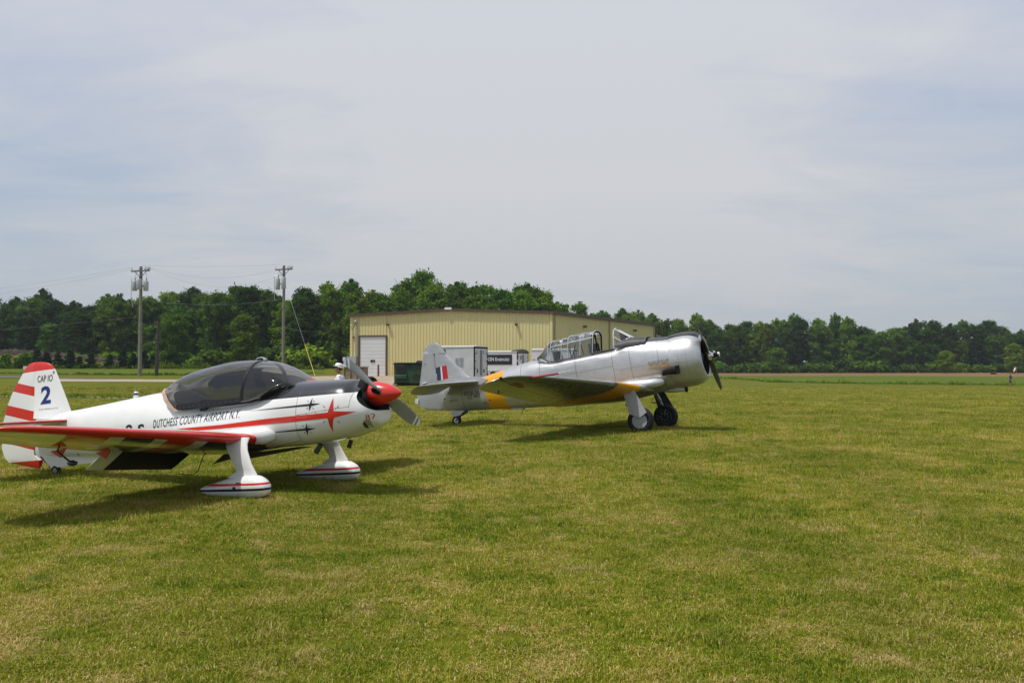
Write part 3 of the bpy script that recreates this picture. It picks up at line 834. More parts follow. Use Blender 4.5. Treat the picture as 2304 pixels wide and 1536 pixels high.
# overhead door
dz0 = 1.18
dr = MB(); n = 11
for k in range(n):
    z0 = dz0 + (DT - dz0) * k / n; z1 = dz0 + (DT - dz0) * (k + 1) / n - .014
    dr.prism([fp(DS0, z0, -.02), fp(DS1, z0, -.02), fp(DS1, z1, -.02), fp(DS0, z1, -.02)], fn * .05)
door = dr.build('overhead_door', M['doorw'], HG, 0)
b = MB(); b.prism([fp(DS0, dz0, -.05), fp(DS1, dz0, -.05), fp(DS1, DT, -.05), fp(DS0, DT, -.05)], fn * .04); b.build('door_backing', M['greyroad'], door)
b = MB()
for s in (DS0 - .008, DS1): b.prism([fp(s, BASE, .03), fp(s + .008, BASE, .03), fp(s + .008, DT + .1, .03), fp(s, DT + .1, .03)], fn * .10)
b.prism([fp(DS0 - .008, DT, .033), fp(DS1 + .008, DT, .033), fp(DS1 + .008, DT + .12, .033), fp(DS0 - .008, DT + .12, .033)], fn * .10)
b.build('door_frame', M['trim'], HG)
sc = .5 * (DS0 + DS1)
w_ = MB().prism([fp(sc - .011, 2.45, .03), fp(sc + .011, 2.45, .03), fp(sc + .011, 2.68, .03), fp(sc - .011, 2.68, .03)], fn * .03).build('door_window', M['dark'], door)
MB().prism([fp(sc + .001, 2.48, .055), fp(sc + .005, 2.48, .055), fp(sc + .005, 2.54, .055), fp(sc + .001, 2.54, .055)], fn * .02).build('window_label', M['white'], w_)
# wall lamps
def wall_lamp(p, n_):
    b = MB().box(p + n_ * .1, (.2, .2, .14)).box(p + n_ * .24 - Vector((0, 0, .03)), (.26, .18, .16), Matrix.Rotation(R(25), 3, 'X'))
    b.build('wall_lamp', M['trim'], HG)
wall_lamp(fp(.1986, 5.99, .03), fn); wall_lamp(fp(.829, 5.87, .03), fn); wall_lamp(sp_(.2487, 5.89, .03), sn); wall_lamp(sp_(.748, 5.98, .03), sn)
MB().box(fp(.5, PEAK + .10, .25), (.62, .22, .2)).build('ridge_lamp', M['white'], HG)
MB().prism([fp(.016, 4.72, .06), fp(.024, 4.72, .06), fp(.024, 4.92, .06), fp(.016, 4.92, .06)], fn * .12).build('alarm_box', mat('rust_red_box', (.20, .05, .025), .6), HG)
MB().tube([fp(.0367, 2.9, .10), fp(.0367, 6.25, .10)], .055, 8).build('service_conduit', M['galv'], HG)
MB().tube([fp(.0367, 6.2, .12), fp(.034, 6.35, .2), fp(.028, 6.30, .26)], [.09, .12, .06], 8).build('weatherhead', M['galv'], HG)
MB().tube([fp(.034, 6.28, .2), fp(.026, 5.75, .22), fp(.018, 5.55, .2), fp(.012, 5.8, .2), fp(-.02, 6.1, .15)], .018, 5).build('service_wire', M['dark'], HG)
b = MB().prism([fp(-.010, 2.36, .18), fp(.040, 2.36, .18), fp(.040, 3.0, .18), fp(-.010, 3.0, .18)], fn * .3); b.build('meter_box', M['galv'], HG)
MB().tube([fp(.038, 2.4, .1), fp(.038, .8, .1)], .04, 6).build('conduit', M['dsteel'], HG)
# hidden far walls rise above: base slab
# ---- bollard
p = L0 + (C0 - L0) * .172 + fn * 1.2
bo = MB().lathe([(0, .09), (1.15, .09), (1.22, .05)], (0, 0, -.1), (0, 0, 1), 14).build('bollard', mat('rusty_red_paint', (.16, .045, .03), .7, noise=(6, .3)), None); bo.location = (p.x, p.y, zf(p.x, p.y)); tag(bo, 'rusty red steel bollard in front of the overhead door', 'bollard')
MB().lathe([(0, .115), (.05, .115)], (0, 0, .02), (0, 0, 1), 14).build('collar', M['dsteel'], bo)
# ---- wooden screen beside the man
wx, wy = -12.45, 75.0; wz = zf(wx, wy)
ws_ = root('wooden_crate', 'weathered plywood crate standing behind the man in the white hat', 'crate', (wx, wy, wz), R(-14))
mw = mat('weathered_plywood', (.21, .16, .10), .9, noise=(2.2, .25)); mw2 = mat('weathered_board_edge', (.30, .27, .22), .9, noise=(3, .2))
for k in range(3): MB().box((-.55 + k * .55, 0, .58), (.53, .9, 1.16)).build('panel', mw, ws_)
for k in (-.82, -.275, .275, .82): MB().box((k, -.48, .58), (.06, .06, 1.2)).build('batten', M['bark'], ws_)
MB().box((0, 0, 1.20), (1.75, 1.1, .06)).build('lid', mw2, ws_)
# ---- dumpster
dx, dy = -7.45, 69.6; DP = root('dumpster', 'dark green dumpster with black lids and rust marks on the concrete apron', 'dumpster', (dx, dy, zf(dx, dy)), R(-4))
mg = mat('green_dumpster_paint', (.022, .060, .030), .5, noise=(2.0, .5)); md_ = mat('black_plastic_lid', (.03, .032, .036), .55, noise=(4, .2)); mr = mat('rust', (.12, .05, .025), .9, noise=(6, .4))
MB().rings([[(-1.15, -.75, .10), (1.15, -.75, .10), (1.15, .85, .10), (-1.15, .85, .10)], [(-1.17, -.80, 1.55), (1.17, -.80, 1.55), (1.17, .90, 1.62), (-1.17, .90, 1.62)]]).build('bin', mg, DP, 0)
MB().box((-1.17 + .5, -.86, 1.15), (.62, .10, .72)).build('front_pad', md_, DP)
for k in range(4): MB().box((-.67, -.925, .92 + k * .15), (.5, .02, .03)).build('pad_rib', M['dark'], DP)
MB().prism([(-1.05, -.80, .78), (-.20, -.80, .78), (-.20, -1.12, .66), (-1.05, -1.12, .66), (-1.05, -.80, .48), (-.20, -.80, .48)][:4], (0, 0, .06)).build('fork_pocket', mg, DP)
MB().box((-.62, -.95, .62), (.84, .28, .24)).build('fork_pocket', mat('lighter_green_paint', (.06, .13, .075), .5, noise=(3, .3)), DP)
MB().box((.6, -.83, .80), (1.0, .06, .07)).build('rim_bar', mg, DP); MB().box((0, -.84, 1.56), (2.42, .1, .08)).build('rim_bar', M['dark'], DP); MB().box((0, -.80, .12), (2.4, .08, .1)).build('rim_bar', M['dark'], DP)
MB().prism([(.35, 0, 1.60), (1.25, 0, 1.60), (1.35, 0, 1.15), (1.02, 0, 1.72), (.62, 0, 1.82)][::1], (0, 1.75, 0)).build('lid', md_, DP)
MB().box((-.45, .05, 1.64), (1.5, 1.7, .05)).build('lid', md_, DP)
side_polys('rust_patch', [[(.45, 1.1), (.75, 1.05), (.78, 1.42), (.66, 1.48), (.6, 1.2)], [(.2, .40), (.9, .38), (.85, .46), (.25, .50)]], [o for o in DP.children if o.name.startswith('bin')][0], DP, mr, grid=.5, off=.006)
# ---- trailers
def trailer(name, label, loc, rz, L_, Wd, Ht, wallm, roofm, doors=True, group='white cargo trailers beside the hangar'):
    t_ = root(name, label, 'trailer', loc, rz, group)
    MB().rings([[(-L_, 0, .45), (0, 0, .45), (0, Wd, .45), (-L_, Wd, .45)], [(-L_, 0, Ht - .12), (0, 0, Ht - .12), (0, Wd, Ht - .12), (-L_, Wd, Ht - .12)]]).build('body', wallm, t_, 0)
    ys = np.linspace(0, Wd, 13)
    rr = [[(x, y, Ht - .12 + .0 + .13 * max(0, math.sin(math.pi * (y / Wd))) ** .6) for y in ys] + [(x, Wd, Ht - .13), (x, 0, Ht - .13)] for x in (-L_ - .02, .02)]
    MB().rings(rr).build('roof', roofm, t_, 30)
    MB().box((-L_ / 2, -.015, Ht - .13), (L_ + .04, .05, .09)).build('roof_rail', M['silvertrim'], t_)
    for k in range(int(L_ / .6)): pass
    fr2 = MB()
    fr2.box((.02, .05, (Ht + .35) / 2), (.06, .12, Ht - .5)); fr2.box((.02, Wd - .05, (Ht + .35) / 2), (.06, .12, Ht - .5)); fr2.box((.021, Wd / 2, Ht - .17), (.058, Wd - .02, .12)); fr2.box((.021, Wd / 2, .47), (.058, Wd - .02, .1))
    fr2.build('rear_frame', M['dark'], t_)
    for k in range(2):
        y0 = .12 + k * (Wd - .24) / 2; w2 = (Wd - .24) / 2 - .02
        dd = MB().box((.035, y0 + w2 / 2, (Ht + .28) / 2), (.05, w2, Ht - .78)).build('door', wallm, t_)
        hy = y0 + (.02 if k == 0 else w2 - .02)
        for zz_ in (.3, .55, .8): MB().box((.075, hy, .5 + (Ht - .7) * zz_), (.03, .22, .05)).build('hinge', M['dark'], dd)
        MB().tube([(.085, y0 + (w2 - .1 if k == 0 else .1), .6), (.085, y0 + (w2 - .1 if k == 0 else .1), Ht - .35)], .02, 6).build('lock_bar', M['dsteel'], dd)
    for k in range(2):
        wl_ = MB().lathe([(-.1, .2), (-.11, .3), (-.08, .34), (.08, .34), (.11, .3), (.1, .2)], (-L_ * .5 + (k - .5) * .8, .06, .34), (0, 1, 0), 20).build('wheel', M['rubber'], t_)
        MB().lathe([(-.12, 0), (-.12, .18), (0, .19)], (-L_ * .5 + (k - .5) * .8, .06, .34), (0, 1, 0), 16, False, False).build('rim', M['steel'], wl_)
    MB().box((-L_ * .5, .0, .74), (1.8, .1, .1)).build('mudguard', M['silvertrim'], t_)
    return t_
M['trw'] = mat('aged_white_aluminium', (.52, .53, .54), .4, metal=.2, noise=(1.2, .12)); M['trw2'] = mat('white_aluminium', (.62, .63, .65), .35, metal=.1, noise=(1.5, .06))
def at(px, y): return ((px - 1152) / 2109 * y, y, zf((px - 1152) / 2109 * y, y))
T1 = trailer('cargo_trailer', 'grey white cargo trailer with louvre vents directly behind the silver tail fin', at(1066, 72), R(-24), 4.3, 2.35, 2.95, M['trw'], M['white'])
for k in range(2):
    b = MB()
    for j in range(7): b.box((-1.05 - k * .38, -.02, 1.35 + j * .1), (.28, .04, .03))
    fv = MB().box((-1.05 - k * .38, -.008, 1.65), (.34, .03, .78)).build('vent', M['trw'], T1); b.build('louvre', M['steel'], fv)
b = MB()
for j in range(6): b.box((-2.75, -.02, 1.95 + j * .13), (.62, .05, .06))
b.build('vent_louvre', M['dark'], T1)
MB().lathe([(0, .07), (.03, .07)], (-1.15, 0, 1.12), (0, -1, 0), 12).build('filler_cap', M['white'], T1)
for y0 in (.45, 1.62):
    MB().box((.064, y0, 2.42), (.012, .16, .24)).build('door_marking', M['dsteel'], T1); MB().box((.064, y0 + .05, .98), (.012, .22, .28)).build('door_marking', M['dsteel'], T1)
    MB().box((.072, y0, 2.42), (.012, .09, .15)).build('marking_inset', M['trw'], T1)
T2 = trailer('cargo_trailer', 'white trailer with black sign panel and black rear roof cap, right of the louvred trailer', at(1163, 79), R(-24), 5.2, 2.35, 2.45, M['trw2'], M['white'])
sgn = MB().box((-1.82, -.02, 1.68), (2.75, .03, .84)).build('sign_panel', mat('black_sign_panel', (.012, .014, .02), .4), T2)
flat_text('lettering', 'KSN E', (-2.76, -.04, 1.57), (1, 0, 0), (0, 0, 1), .92, .30, T2, M['white'], .0)
flat_text('lettering', 'NERGIES', (-1.80, -.04, 1.57), (1, 0, 0), (0, 0, 1), 1.12, .22, T2, M['white'], .0)
MB().tube([(-2.86 + .05 * math.cos(a), -.04, 1.72 + .16 * math.sin(a)) for a in np.linspace(-1.3, 1.3, 8)], .015, 4).build('sign_arc', M['white'], T2)
MB().rings([[(x, y, 2.36 + .22 * max(0, math.sin(math.pi * y / 2.35)) ** .5 * k) for y in np.linspace(-.02, 2.37, 13)] + [(x, 2.37, 2.25), (x, -.02, 2.25)] for x, k in ((-.55, .75), (-.3, 1), (.04, 1), (.10, .8))]).build('roof_cap', mat('black_roof_cap', (.03, .035, .045), .35), T2, 40)
MB().box((.066, .72, 1.85), (.012, .2, .3)).build('door_marking', M['dsteel'], T2)
T3 = trailer('cargo_trailer', 'white trailer roof and side seen through the greenhouse canopy of the silver plane', at(1291, 79), R(-10), 3.6, 2.2, 2.75, M['trw2'], M['white'])
MB().box((-3.2, -.02, 1.5), (.55, .03, .6)).build('sign_panel', M['navy'], T3)

# ================================================================== POLES AND WIRES
M['pole'] = mat('weathered_pole_wood', (.20, .18, .15), .9, noise=(2.5, .25)); M['wire'] = mat('power_wire', (.17, .17, .17), .6); M['tank'] = mat('grey_transformer_paint', (.42, .44, .46), .4, noise=(3, .06))
def upole(label, px, y, h, tanks, arm_a):
    x, y, z = at(px, y); t_ = root('utility_pole', label, 'utility pole', (x, y, z), 0, 'utility poles at the left')
    MB().tube([(0, 0, -.5), (0, 0, h * .5), (0, 0, h)], [.19, .165, .13], 12).build('pole', M['pole'], t_)
    ca, sa = math.cos(arm_a), math.sin(arm_a)
    MB().box((0, -.16, h - .42), (1.75 * 1.0, .11, .14), Matrix.Rotation(R(-3), 3, 'Y') @ Matrix.Rotation(arm_a, 3, 'Z')).build('crossarm', M['pole'], t_)
    MB().tube([(-.55 * ca, -.16, h - .48), (0, -.14, h - 1.05)], .03, 5).tube([(.55 * ca, -.16, h - .48), (0, -.14, h - 1.05)], .03, 5).build('brace', M['dsteel'], t_)
    for q in (-.8, -.1, .45, .8):
        MB().lathe([(0, .02), (.06, .05), (.09, .03), (.13, .06), (.17, .03), (.22, .045), (.26, .02)], (q * ca, -.16, h - .36), (0, 0, 1), 10).build('insulator', M['tank'], t_)
    for q in (.42, .72):
        MB().tube([(q * ca, -.2, h - .3), (q * ca + .12, -.3, h - .05), (q * ca + .25, -.3, h - .1), (q * ca + .22, -.25, h - .42)], .035, 6).build('cutout_fuse', M['tank'], t_)
    for tx, ty, tz, th in tanks:
        tk = MB().lathe([(0, .20), (.05, .235), (th - .06, .235), (th, .215), (th + .04, .12)], (tx, ty, tz), (0, 0, 1), 20).build('transformer', M['tank'], t_)
        MB().lathe([(th, .04), (th + .1, .06), (th + .16, .03), (th + .22, .05), (th + .28, .02)], (tx + .05, ty, tz), (0, 0, 1), 8).build('bushing', M['dsteel'], tk)
        MB().tube([(tx + .05, ty, tz + th + .25), (tx * .8 + .1, ty, tz + th + 1.0), (tx * .5, -.16, h - .45)], .014, 4).build('lead_wire', M['wire'], t_)
        MB().box((tx * .45, ty * .5, tz + th * .5), (abs(tx) * .9 + .1, abs(ty) * .5 + .08, .1)).build('bracket', M['dsteel'], t_)
    return t_, Vector((x, y, z))
P1, p1 = upole('left wooden utility pole with crossarm and three grey transformers', 315, 88.5, 10.35, [(-.58, -.05, 8.05, .92), (-.02, -.42, 8.15, .95), (.50, -.05, 8.05, .92)], 0.0)
P2, p2 = upole('right wooden utility pole with two transformers and fuse cluster on top', 637.5, 97, 11.35, [(-.62, -.05, 8.85, 1.15), (.08, -.45, 8.9, 1.2)], R(0))
MB().tube([(-.95, -.05, 10.2), (-.98, -.05, 8.6), (-.95, -.05, 7.9), (-.9, 0, 7.7)], .03, 6).tube([(-.95, -.05, 10.2), (-.3, -.05, 10.35), (0, 0, 10.3)], .03, 6).build('conduit_frame', M['galv'], P2)
MB().tube([(-.85, -.05, 9.25), (-.88, -.05, 8.2), (-.85, -.1, 7.2), (-.7, -.1, 6.6)], .025, 6).tube([(-.85, -.05, 9.2), (-.3, -.05, 9.3)], .02, 6).build('conduit_frame', M['galv'], P1)
MB().lathe([(0, .16), (.12, .02)], (-.72, -.1, 6.52), (0, 0, 1), 8).build('drop_clamp', M['dsteel'], P1)
x, y, z = at(352, 90)
sp3 = MB().tube([(0, 0, -.4), (.18, 0, 5.3)], [.17, .13], 10).build('wooden_post', mat('dark_post_wood', (.055, .042, .035), .9, noise=(3, .2)), None); sp3.location = (x, y, z); tag(sp3, 'dark short leaning wooden post right of the left utility pole', 'post')
MB().tube([(.12, -.15, -.3), (.32, -.15, 5.2)], .05, 6).build('conduit', M['dsteel'], sp3)
def wire(label, a, c, sag, r=.0065, m_=None, name='power_line'):
    a, c = Vector(a), Vector(c); pts = []
    for k in range(25):
        s = k / 24; p = a.lerp(c, s); p.z -= sag * 4 * s * (1 - s); pts.append(p - a)
    o = MB().tube(pts, r, 4).build(name, m_ or M['wire'], None, 0); o.location = a; tag(o, label, 'wire', 'power lines on the utility poles'); return o
h1, h2 = 10.35, 11.35
wire('topmost power line running between the two utility poles', p1 + Vector((0, 0, h1 + .1)), p2 + Vector((-.5, 0, h2 + .1)), .15)
wire('middle sagging power line between the two utility poles', p1 + Vector((.8, -.16, h1 - .1)), p2 + Vector((-.3, -.16, h2 - .3)), 1.0)
wire('lowest of the three sagging high power lines between the utility poles', p1 + Vector((.82, -.16, h1 - .12)), p2 + Vector((-.1, -.16, h2 - .9)), 1.55)
wire('low pale service wire between the utility poles, against the trees', p1 + Vector((.1, 0, 7.2)), p2 + Vector((0, 0, 7.9)), .55, .0055, M['tank'])
wire('upper power line running off to the left from the left utility pole', p1 + Vector((-.8, -.16, h1 - .1)), (-90, 84, 7.0), 1.6)
wire('second power line running off to the left from the left utility pole', p1 + Vector((-.6, -.16, h1 - .25)), (-90, 84.4, 7.0), 2.1)
wire('low wire running left from halfway up the left utility pole', p1 + Vector((-.1, 0, 5.6)), (-90, 84, 4.2), 1.0)
wire('low wire running from the right utility pole to the hangar corner', p2 + Vector((0, 0, 5.0)), fp(-.02, 6.1, .15) + Vector((3.7, 84.0, hz0)), .6)
# guy wire with yellow guard
gx, gy, gz = at(709, 90)
a = p2 + Vector((.1, 0, 9.6)); c = Vector((gx, gy, gz)); mid_ = a.lerp(c, .68)
go_ = MB().tube([(0, 0, 0), tuple(mid_ - a)], .009, 5).tube([tuple(mid_ - a), tuple(c - a)], .009, 5).build('guy_wire', M['tank'], None, 0); go_.location = a; tag(go_, 'slanting guy wire with a yellow lower guard, right of the right utility pole', 'guy wire')
MB().tube([tuple(mid_ - a), tuple(c - a)], .028, 8).build('guard', mat('yellow_guard', (.62, .50, .03), .5), go_)
# small white sign box at the far left
x, y, z = at(58, 104); sb = root('roadside_sign', 'small white sign on a short post beyond the road, left of the striped tail fin', 'sign', (x, y, z))
MB().box((0, 0, .75), (.50, .06, .32)).build('panel', M['white'], sb); MB().box((0, .02, .3), (.07, .05, .7)).build('post', M['pole'], sb)
MB().box((0, -.034, .75), (.36, .006, .03)).build('marking', M['dsteel'], sb)

# ================================================================== WINDSOCK AND TRACTOR
x, y = .5375 * 205, 205.; z = zf(x, y)
wk = root('windsock', 'small orange and white windsock drooping on a short pole at the far right', 'windsock', (x, y, z))
MB().tube([(0, 0, -.3), (.05, 0, 1.75)], .045, 6).build('pole', M['galv'], wk)
dv = Vector((-.42, 0, -.9)).normalized(); a = Vector((0, 0, 2.35))
mo = mat('orange_fabric', (.75, .18, .04), .8); mw_ = mat('white_fabric', (.85, .82, .75), .8)
for k in range(5):
    r0, r1 = .27 - k * .028, .27 - (k + 1) * .028
    MB().rings([[a + dv * (.24 * (k + j)) + Vector((math.cos(q), math.sin(q), 0)) * (r0 if j == 0 else r1) for q in np.linspace(0, 6.283, 15)[:-1]] for j in (0, 1)], False, False).build('sleeve_band', [mo, mw_][k in (1, 3)] if k != 2 else mw_, wk)
MB().tube([a + Vector((math.cos(q) * .27, math.sin(q) * .27, 0)) for q in np.linspace(0, 6.283, 13)], .02, 5).tube([(.05, 0, 1.75), (.15, 0, 2.35)], .03, 5).build('hoop', M['dsteel'], wk)
x, y = .5135 * 246, 246.; z = zf(x, y)
tk = root('tractor', 'tiny red tractor parked at the foot of the distant wood near the windsock', 'tractor', (x, y, z), R(15)); tk.scale = (.6, .6, .6); mrd = mat('faded_red_tractor', (.30, .045, .035), .5)
MB().rings([[(-.2, -.3, .6), (1.1, -.25, .65), (1.1, .25, .65), (-.2, .3, .6)], [(-.2, -.3, 1.15), (1.1, -.22, 1.05), (1.1, .22, 1.05), (-.2, .3, 1.15)]]).build('hood', mrd, tk)
for sx, sy, r_ in ((-.6, .55, .52), (-.6, -.55, .52), (.85, .45, .3), (.85, -.45, .3)):
    w_ = MB().lathe([(-.12, r_ * .6), (-.13, r_ * .9), (0, r_), (.13, r_ * .9), (.12, r_ * .6)], (sx, sy, r_), (0, 1, 0), 18).build('wheel', M['rubber'], tk)
    MB().lathe([(-.08, .02), (-.05, r_ * .6), (.05, r_ * .6), (.08, .02)], (sx, sy, r_), (0, 1, 0), 14).build('rim', mrd, w_)
    if sx < 0: MB().tube([(-1.05, sy, .75), (-.75, sy, 1.12), (-.3, sy, 1.05)], .1, 6, flat=.5).build('fender', mrd, tk)
MB().box((-.65, 0, 1.0), (.4, .45, .12)).build('seat', M['dark'], tk); MB().tube([(-.15, 0, 1.1), (-.32, 0, 1.35)], .02, 5).build('steering_column', M['dark'], tk)
MB().tube([(-.9, 0, .8), (-.95, 0, 1.75)], .03, 5).tube([(.5, .1, 1.1), (.5, .1, 1.5)], .03, 5).build('exhaust_stack', M['dark'], tk)

# ================================================================== PEOPLE
M['skin'] = mat('skin', (.42, .20, .13), .6, noise=(9, .12)); M['skin2'] = mat('skin_pale', (.36, .20, .14), .6, noise=(9, .08))
def skin_obj(name, J, E_, m, parent, rootv=0, sub=2):
    me = bpy.data.meshes.new(name); ks = list(J); me.from_pydata([J[k][0] for k in ks], [(ks.index(a), ks.index(b_)) for a, b_ in E_], []); me.materials.append(m)
    o = bpy.data.objects.new(name, me); COL.objects.link(o); o.parent = parent
    o.modifiers.new('skin', 'SKIN')
    for i, k in enumerate(ks):
        r_ = J[k][1]; me.skin_vertices[0].data[i].radius = r_ if hasattr(r_, '__len__') else (r_, r_); me.skin_vertices[0].data[i].use_root = (i == rootv)
    sm = o.modifiers.new('sub', 'SUBSURF'); sm.levels = sub; sm.render_levels = sub
    o.modifiers['skin'].use_smooth_shade = True
    return o
def make_head(parent, c, m, hairm, capm=None):
    """head facing +X, centre c; ellipsoid shaped with brow, nose, lips, chin and jaw"""
    vs, fs = [], []; nu_, nv_ = 40, 28
    for i in range(nv_ + 1):
        ph = math.pi * i / nv_
        for j in range(nu_):
            th = 2 * math.pi * j / nu_; d_ = Vector((math.sin(ph) * math.cos(th), math.sin(ph) * math.sin(th), math.cos(ph)))
            x, y, z = d_.x * .098, d_.y * .077, d_.z * .118
            front = max(0, d_.x)
            if z < -.01: y *= 1 - .32 * min(1, (-z - .01) / .11); x *= 1 - .12 * min(1, (-z) / .11) * (1 if d_.x < 0 else 0)
            nb = front ** 14
            x += .026 * math.exp(-((z + .018) / .022) ** 2) * math.exp(-(y / .014) ** 2) * (front > .3)
            x += .008 * math.exp(-((z - .028) / .012) ** 2) * math.exp(-(y / .045) ** 2) * (front > .3)
            x -= .010 * math.exp(-((z - .006) / .012) ** 2) * math.exp(-((abs(y) - .032) / .014) ** 2) * (front > .3)
            x += .008 * math.exp(-((z + .055) / .009) ** 2) * math.exp(-(y / .024) ** 2) * (front > .3)
            x += .014 * math.exp(-((z + .098) / .018) ** 2) * math.exp(-(y / .028) ** 2) * (front > .1)
            vs.append((c[0] + x, c[1] + y, c[2] + z))
    for i in range(nv_):
        for j in range(nu_): fs.append((i*nu_+j, i*nu_+(j+1) % nu_, (i+1)*nu_+(j+1) % nu_, (i+1)*nu_+j))
    return vs, fs
def person(label, loc, rz, shirtm, shortm, skinm, pose, hat=None, shoem=None, print_mark=False, sc=1.):
    t_ = root('person', label, 'person', loc, rz); t_.scale = (sc, sc, sc)
    st, arm = pose['stride'], pose['arm']
    J = {'pel': ((0, 0, .98), (.12, .15)), 'wai': ((0, 0, 1.12), (.105, .14)), 'che': ((.0, 0, 1.33), (.115, .165)), 'nb': ((-.01, 0, 1.47), (.07, .09)), 'nk': ((.01, 0, 1.54), .055), 'nt': ((.02, 0, 1.60), .05)}
    E_ = [('pel', 'wai'), ('wai', 'che'), ('che', 'nb'), ('nb', 'nk'), ('nk', 'nt')]
    for s, nm in ((-1, 'r'), (1, 'l')):
        f = st * s
        J['hip' + nm] = ((0.02, s * .10, .90), .095); J['kn' + nm] = ((.04 + .22 * f + .03, s * .105, .50), .062); J['cf' + nm] = ((.00 + .28 * f - .04 * abs(f), s * .105, .34), .058); J['an' + nm] = ((-.03 + .36 * f - (.10 if f < 0 else 0), s * .105, .09 + (.05 if f < 0 else 0)), .038)
        J['to' + nm] = ((.15 + .36 * f - (.08 if f < 0 else 0), s * .115, .035 + (.0 if f < 0 else 0)), .033)
        E_ += [('pel', 'hip' + nm), ('hip' + nm, 'kn' + nm), ('kn' + nm, 'cf' + nm), ('cf' + nm, 'an' + nm), ('an' + nm, 'to' + nm)]
        g_ = -f * arm
        J['sh' + nm] = ((0, s * .185, 1.43), .062); J['el' + nm] = ((.02 + .16 * g_ - .03, s * .235, 1.15), .043); J['wr' + nm] = ((.10 + .30 * g_, s * .235, .93), .028); J['pa' + nm] = ((.12 + .33 * g_, s * .23, .87), (.018, .036))
        E_ += [('nb', 'sh' + nm), ('sh' + nm, 'el' + nm), ('el' + nm, 'wr' + nm), ('wr' + nm, 'pa' + nm)]
        for q in range(4):
            oy = (q - 1.5) * .02
            J[f'f{nm}{q}'] = ((.125 + .34 * g_ + oy, s * .228, .80), .0095); J[f'g{nm}{q}'] = ((.135 + .34 * g_ + oy, s * .215, .755 + .008 * abs(q - 1)), .008)
            E_ += [('pa' + nm, f'f{nm}{q}'), (f'f{nm}{q}', f'g{nm}{q}')]
        J['th' + nm] = ((.165 + .34 * g_, s * .215, .86), .010); J['tt' + nm] = ((.18 + .34 * g_, s * .205, .82), .009); E_ += [('pa' + nm, 'th' + nm), ('th' + nm, 'tt' + nm)]
    body = skin_obj('body', J, E_, skinm, t_)
    vs, fs = make_head(t_, (.045, 0, 1.705), skinm, None); hd = MB().add(vs, fs).build('head', skinm, body, 180)
    for s in (-1, 1):
        MB().lathe([(0, .0), (.003, .007), (.005, .0)], (.045 + .083, s * .032, 1.712), (1, s * .15, 0), 8).build('eye', M['ink'], hd)
        MB().tube([(.035, s * .076, 1.735), (.015, s * .09, 1.728), (.018, s * .09, 1.70), (.035, s * .077, 1.675)], [.008, .013, .012, .007], 6).build('ear', skinm, hd)
    MB().box((.045 + .098, 0, 1.648), (.006, .046, .006)).build('mouth', mat('lips', (.22, .07, .06), .6), hd)
    hm = mat('dark_hair', (.035, .025, .02), .8)
    rs_ = []
    for zz_, k, sh in ((1.675, .82, -.030), (1.70, .95, -.022), (1.74, 1.03, -.012), (1.78, .98, -.006), (1.81, .75, 0), (1.832, .3, 0)):
        rs_.append([(.045 + sh + .100 * k * math.cos(a), .082 * k * math.sin(a), zz_ + (.03 * max(0, math.cos(a)) if zz_ < 1.79 else 0)) for a in np.linspace(0, 6.283, 25)[:-1]])
    MB().rings(rs_).build('hair', hm, body, 180)
    def er(c, rx, ry, n=20): return [(c[0] + rx * math.cos(q), c[1] + ry * math.sin(q), c[2]) for q in np.linspace(0, 6.283, n + 1)[:-1]]
    b_ = MB().rings([er((.0, 0, .87), .142, .178), er((0, 0, .98), .138, .172), er((0, 0, 1.12), .130, .165), er((.005, 0, 1.28), .138, .18), er((0, 0, 1.37), .132, .192), er((-.005, 0, 1.43), .130, .205), er((-.01, 0, 1.475), .118, .180), er((-.008, 0, 1.515), .098, .125), er((.0, 0, 1.545), .078, .085)], False, False)
    for s, nm in ((-1, 'r'), (1, 'l')):
        g_ = -st * s * arm
        b_.tube([(-.005, s * .12, 1.42), (0, s * .19, 1.405), (.01 + .06 * g_, s * .222, 1.30), (.0 + .11 * g_, s * .238, 1.19)], [.075, .088, .075, .070], 14)
    b_.build('shirt', shirtm, t_, 60)
    b_ = MB().rings([er((.005, 0, 1.00), .128, .162), er((.005, 0, .92), .140, .175), er((.01, 0, .86), .130, .165)], False, False)
    for s, nm in ((-1, 'r'), (1, 'l')):
        f = st * s
        b_.tube([(.01, s * .075, .93), (.02 + .03 * f, s * .098, .82), (.04 + .12 * f, s * .104, .66), (.06 + .20 * f, s * .106, .50)], [.09, .108, .098, .092], 16)
    b_.build('shorts', shortm, t_, 60)
    for s, nm in ((-1, 'r'), (1, 'l')):
        p = Vector(J['an' + nm][0]); q = Vector(J['to' + nm][0])
        MB().tube([p + Vector((-.06, 0, -.03)), p + Vector((0, 0, -.035)), q, q + Vector((.05, 0, -.005))], [.035, .045, .043, .022], 10, flat=.8).build('shoe', shoem or M['white'], t_)
    if hat:
        hc_ = Vector((.035, 0, 1.80))
        ht_ = MB().lathe([(-.02, .108), (.02, .107), (.05, .098), (.07, .07), (.078, .0)], hc_, (-.18, 0, 1), 28, False).build('hat', hat, t_, 60)
        rr_ = []
        for r_, dz in ((.106, -.008), (.14, -.014), (.172, -.022)):
            rr_.append([hc_ + Vector((r_ * math.cos(a), r_ * .92 * math.sin(a), dz - .00 + (.55 if math.cos(a) > 0 else .60) * (r_ - .10) * math.cos(a) - (.25 * (r_ - .1) if math.cos(a) <= 0 else 0))) for a in np.linspace(0, 6.283, 33)[:-1]])
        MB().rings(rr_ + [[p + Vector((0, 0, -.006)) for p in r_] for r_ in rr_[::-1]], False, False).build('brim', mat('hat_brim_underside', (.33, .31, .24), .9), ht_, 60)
    return t_
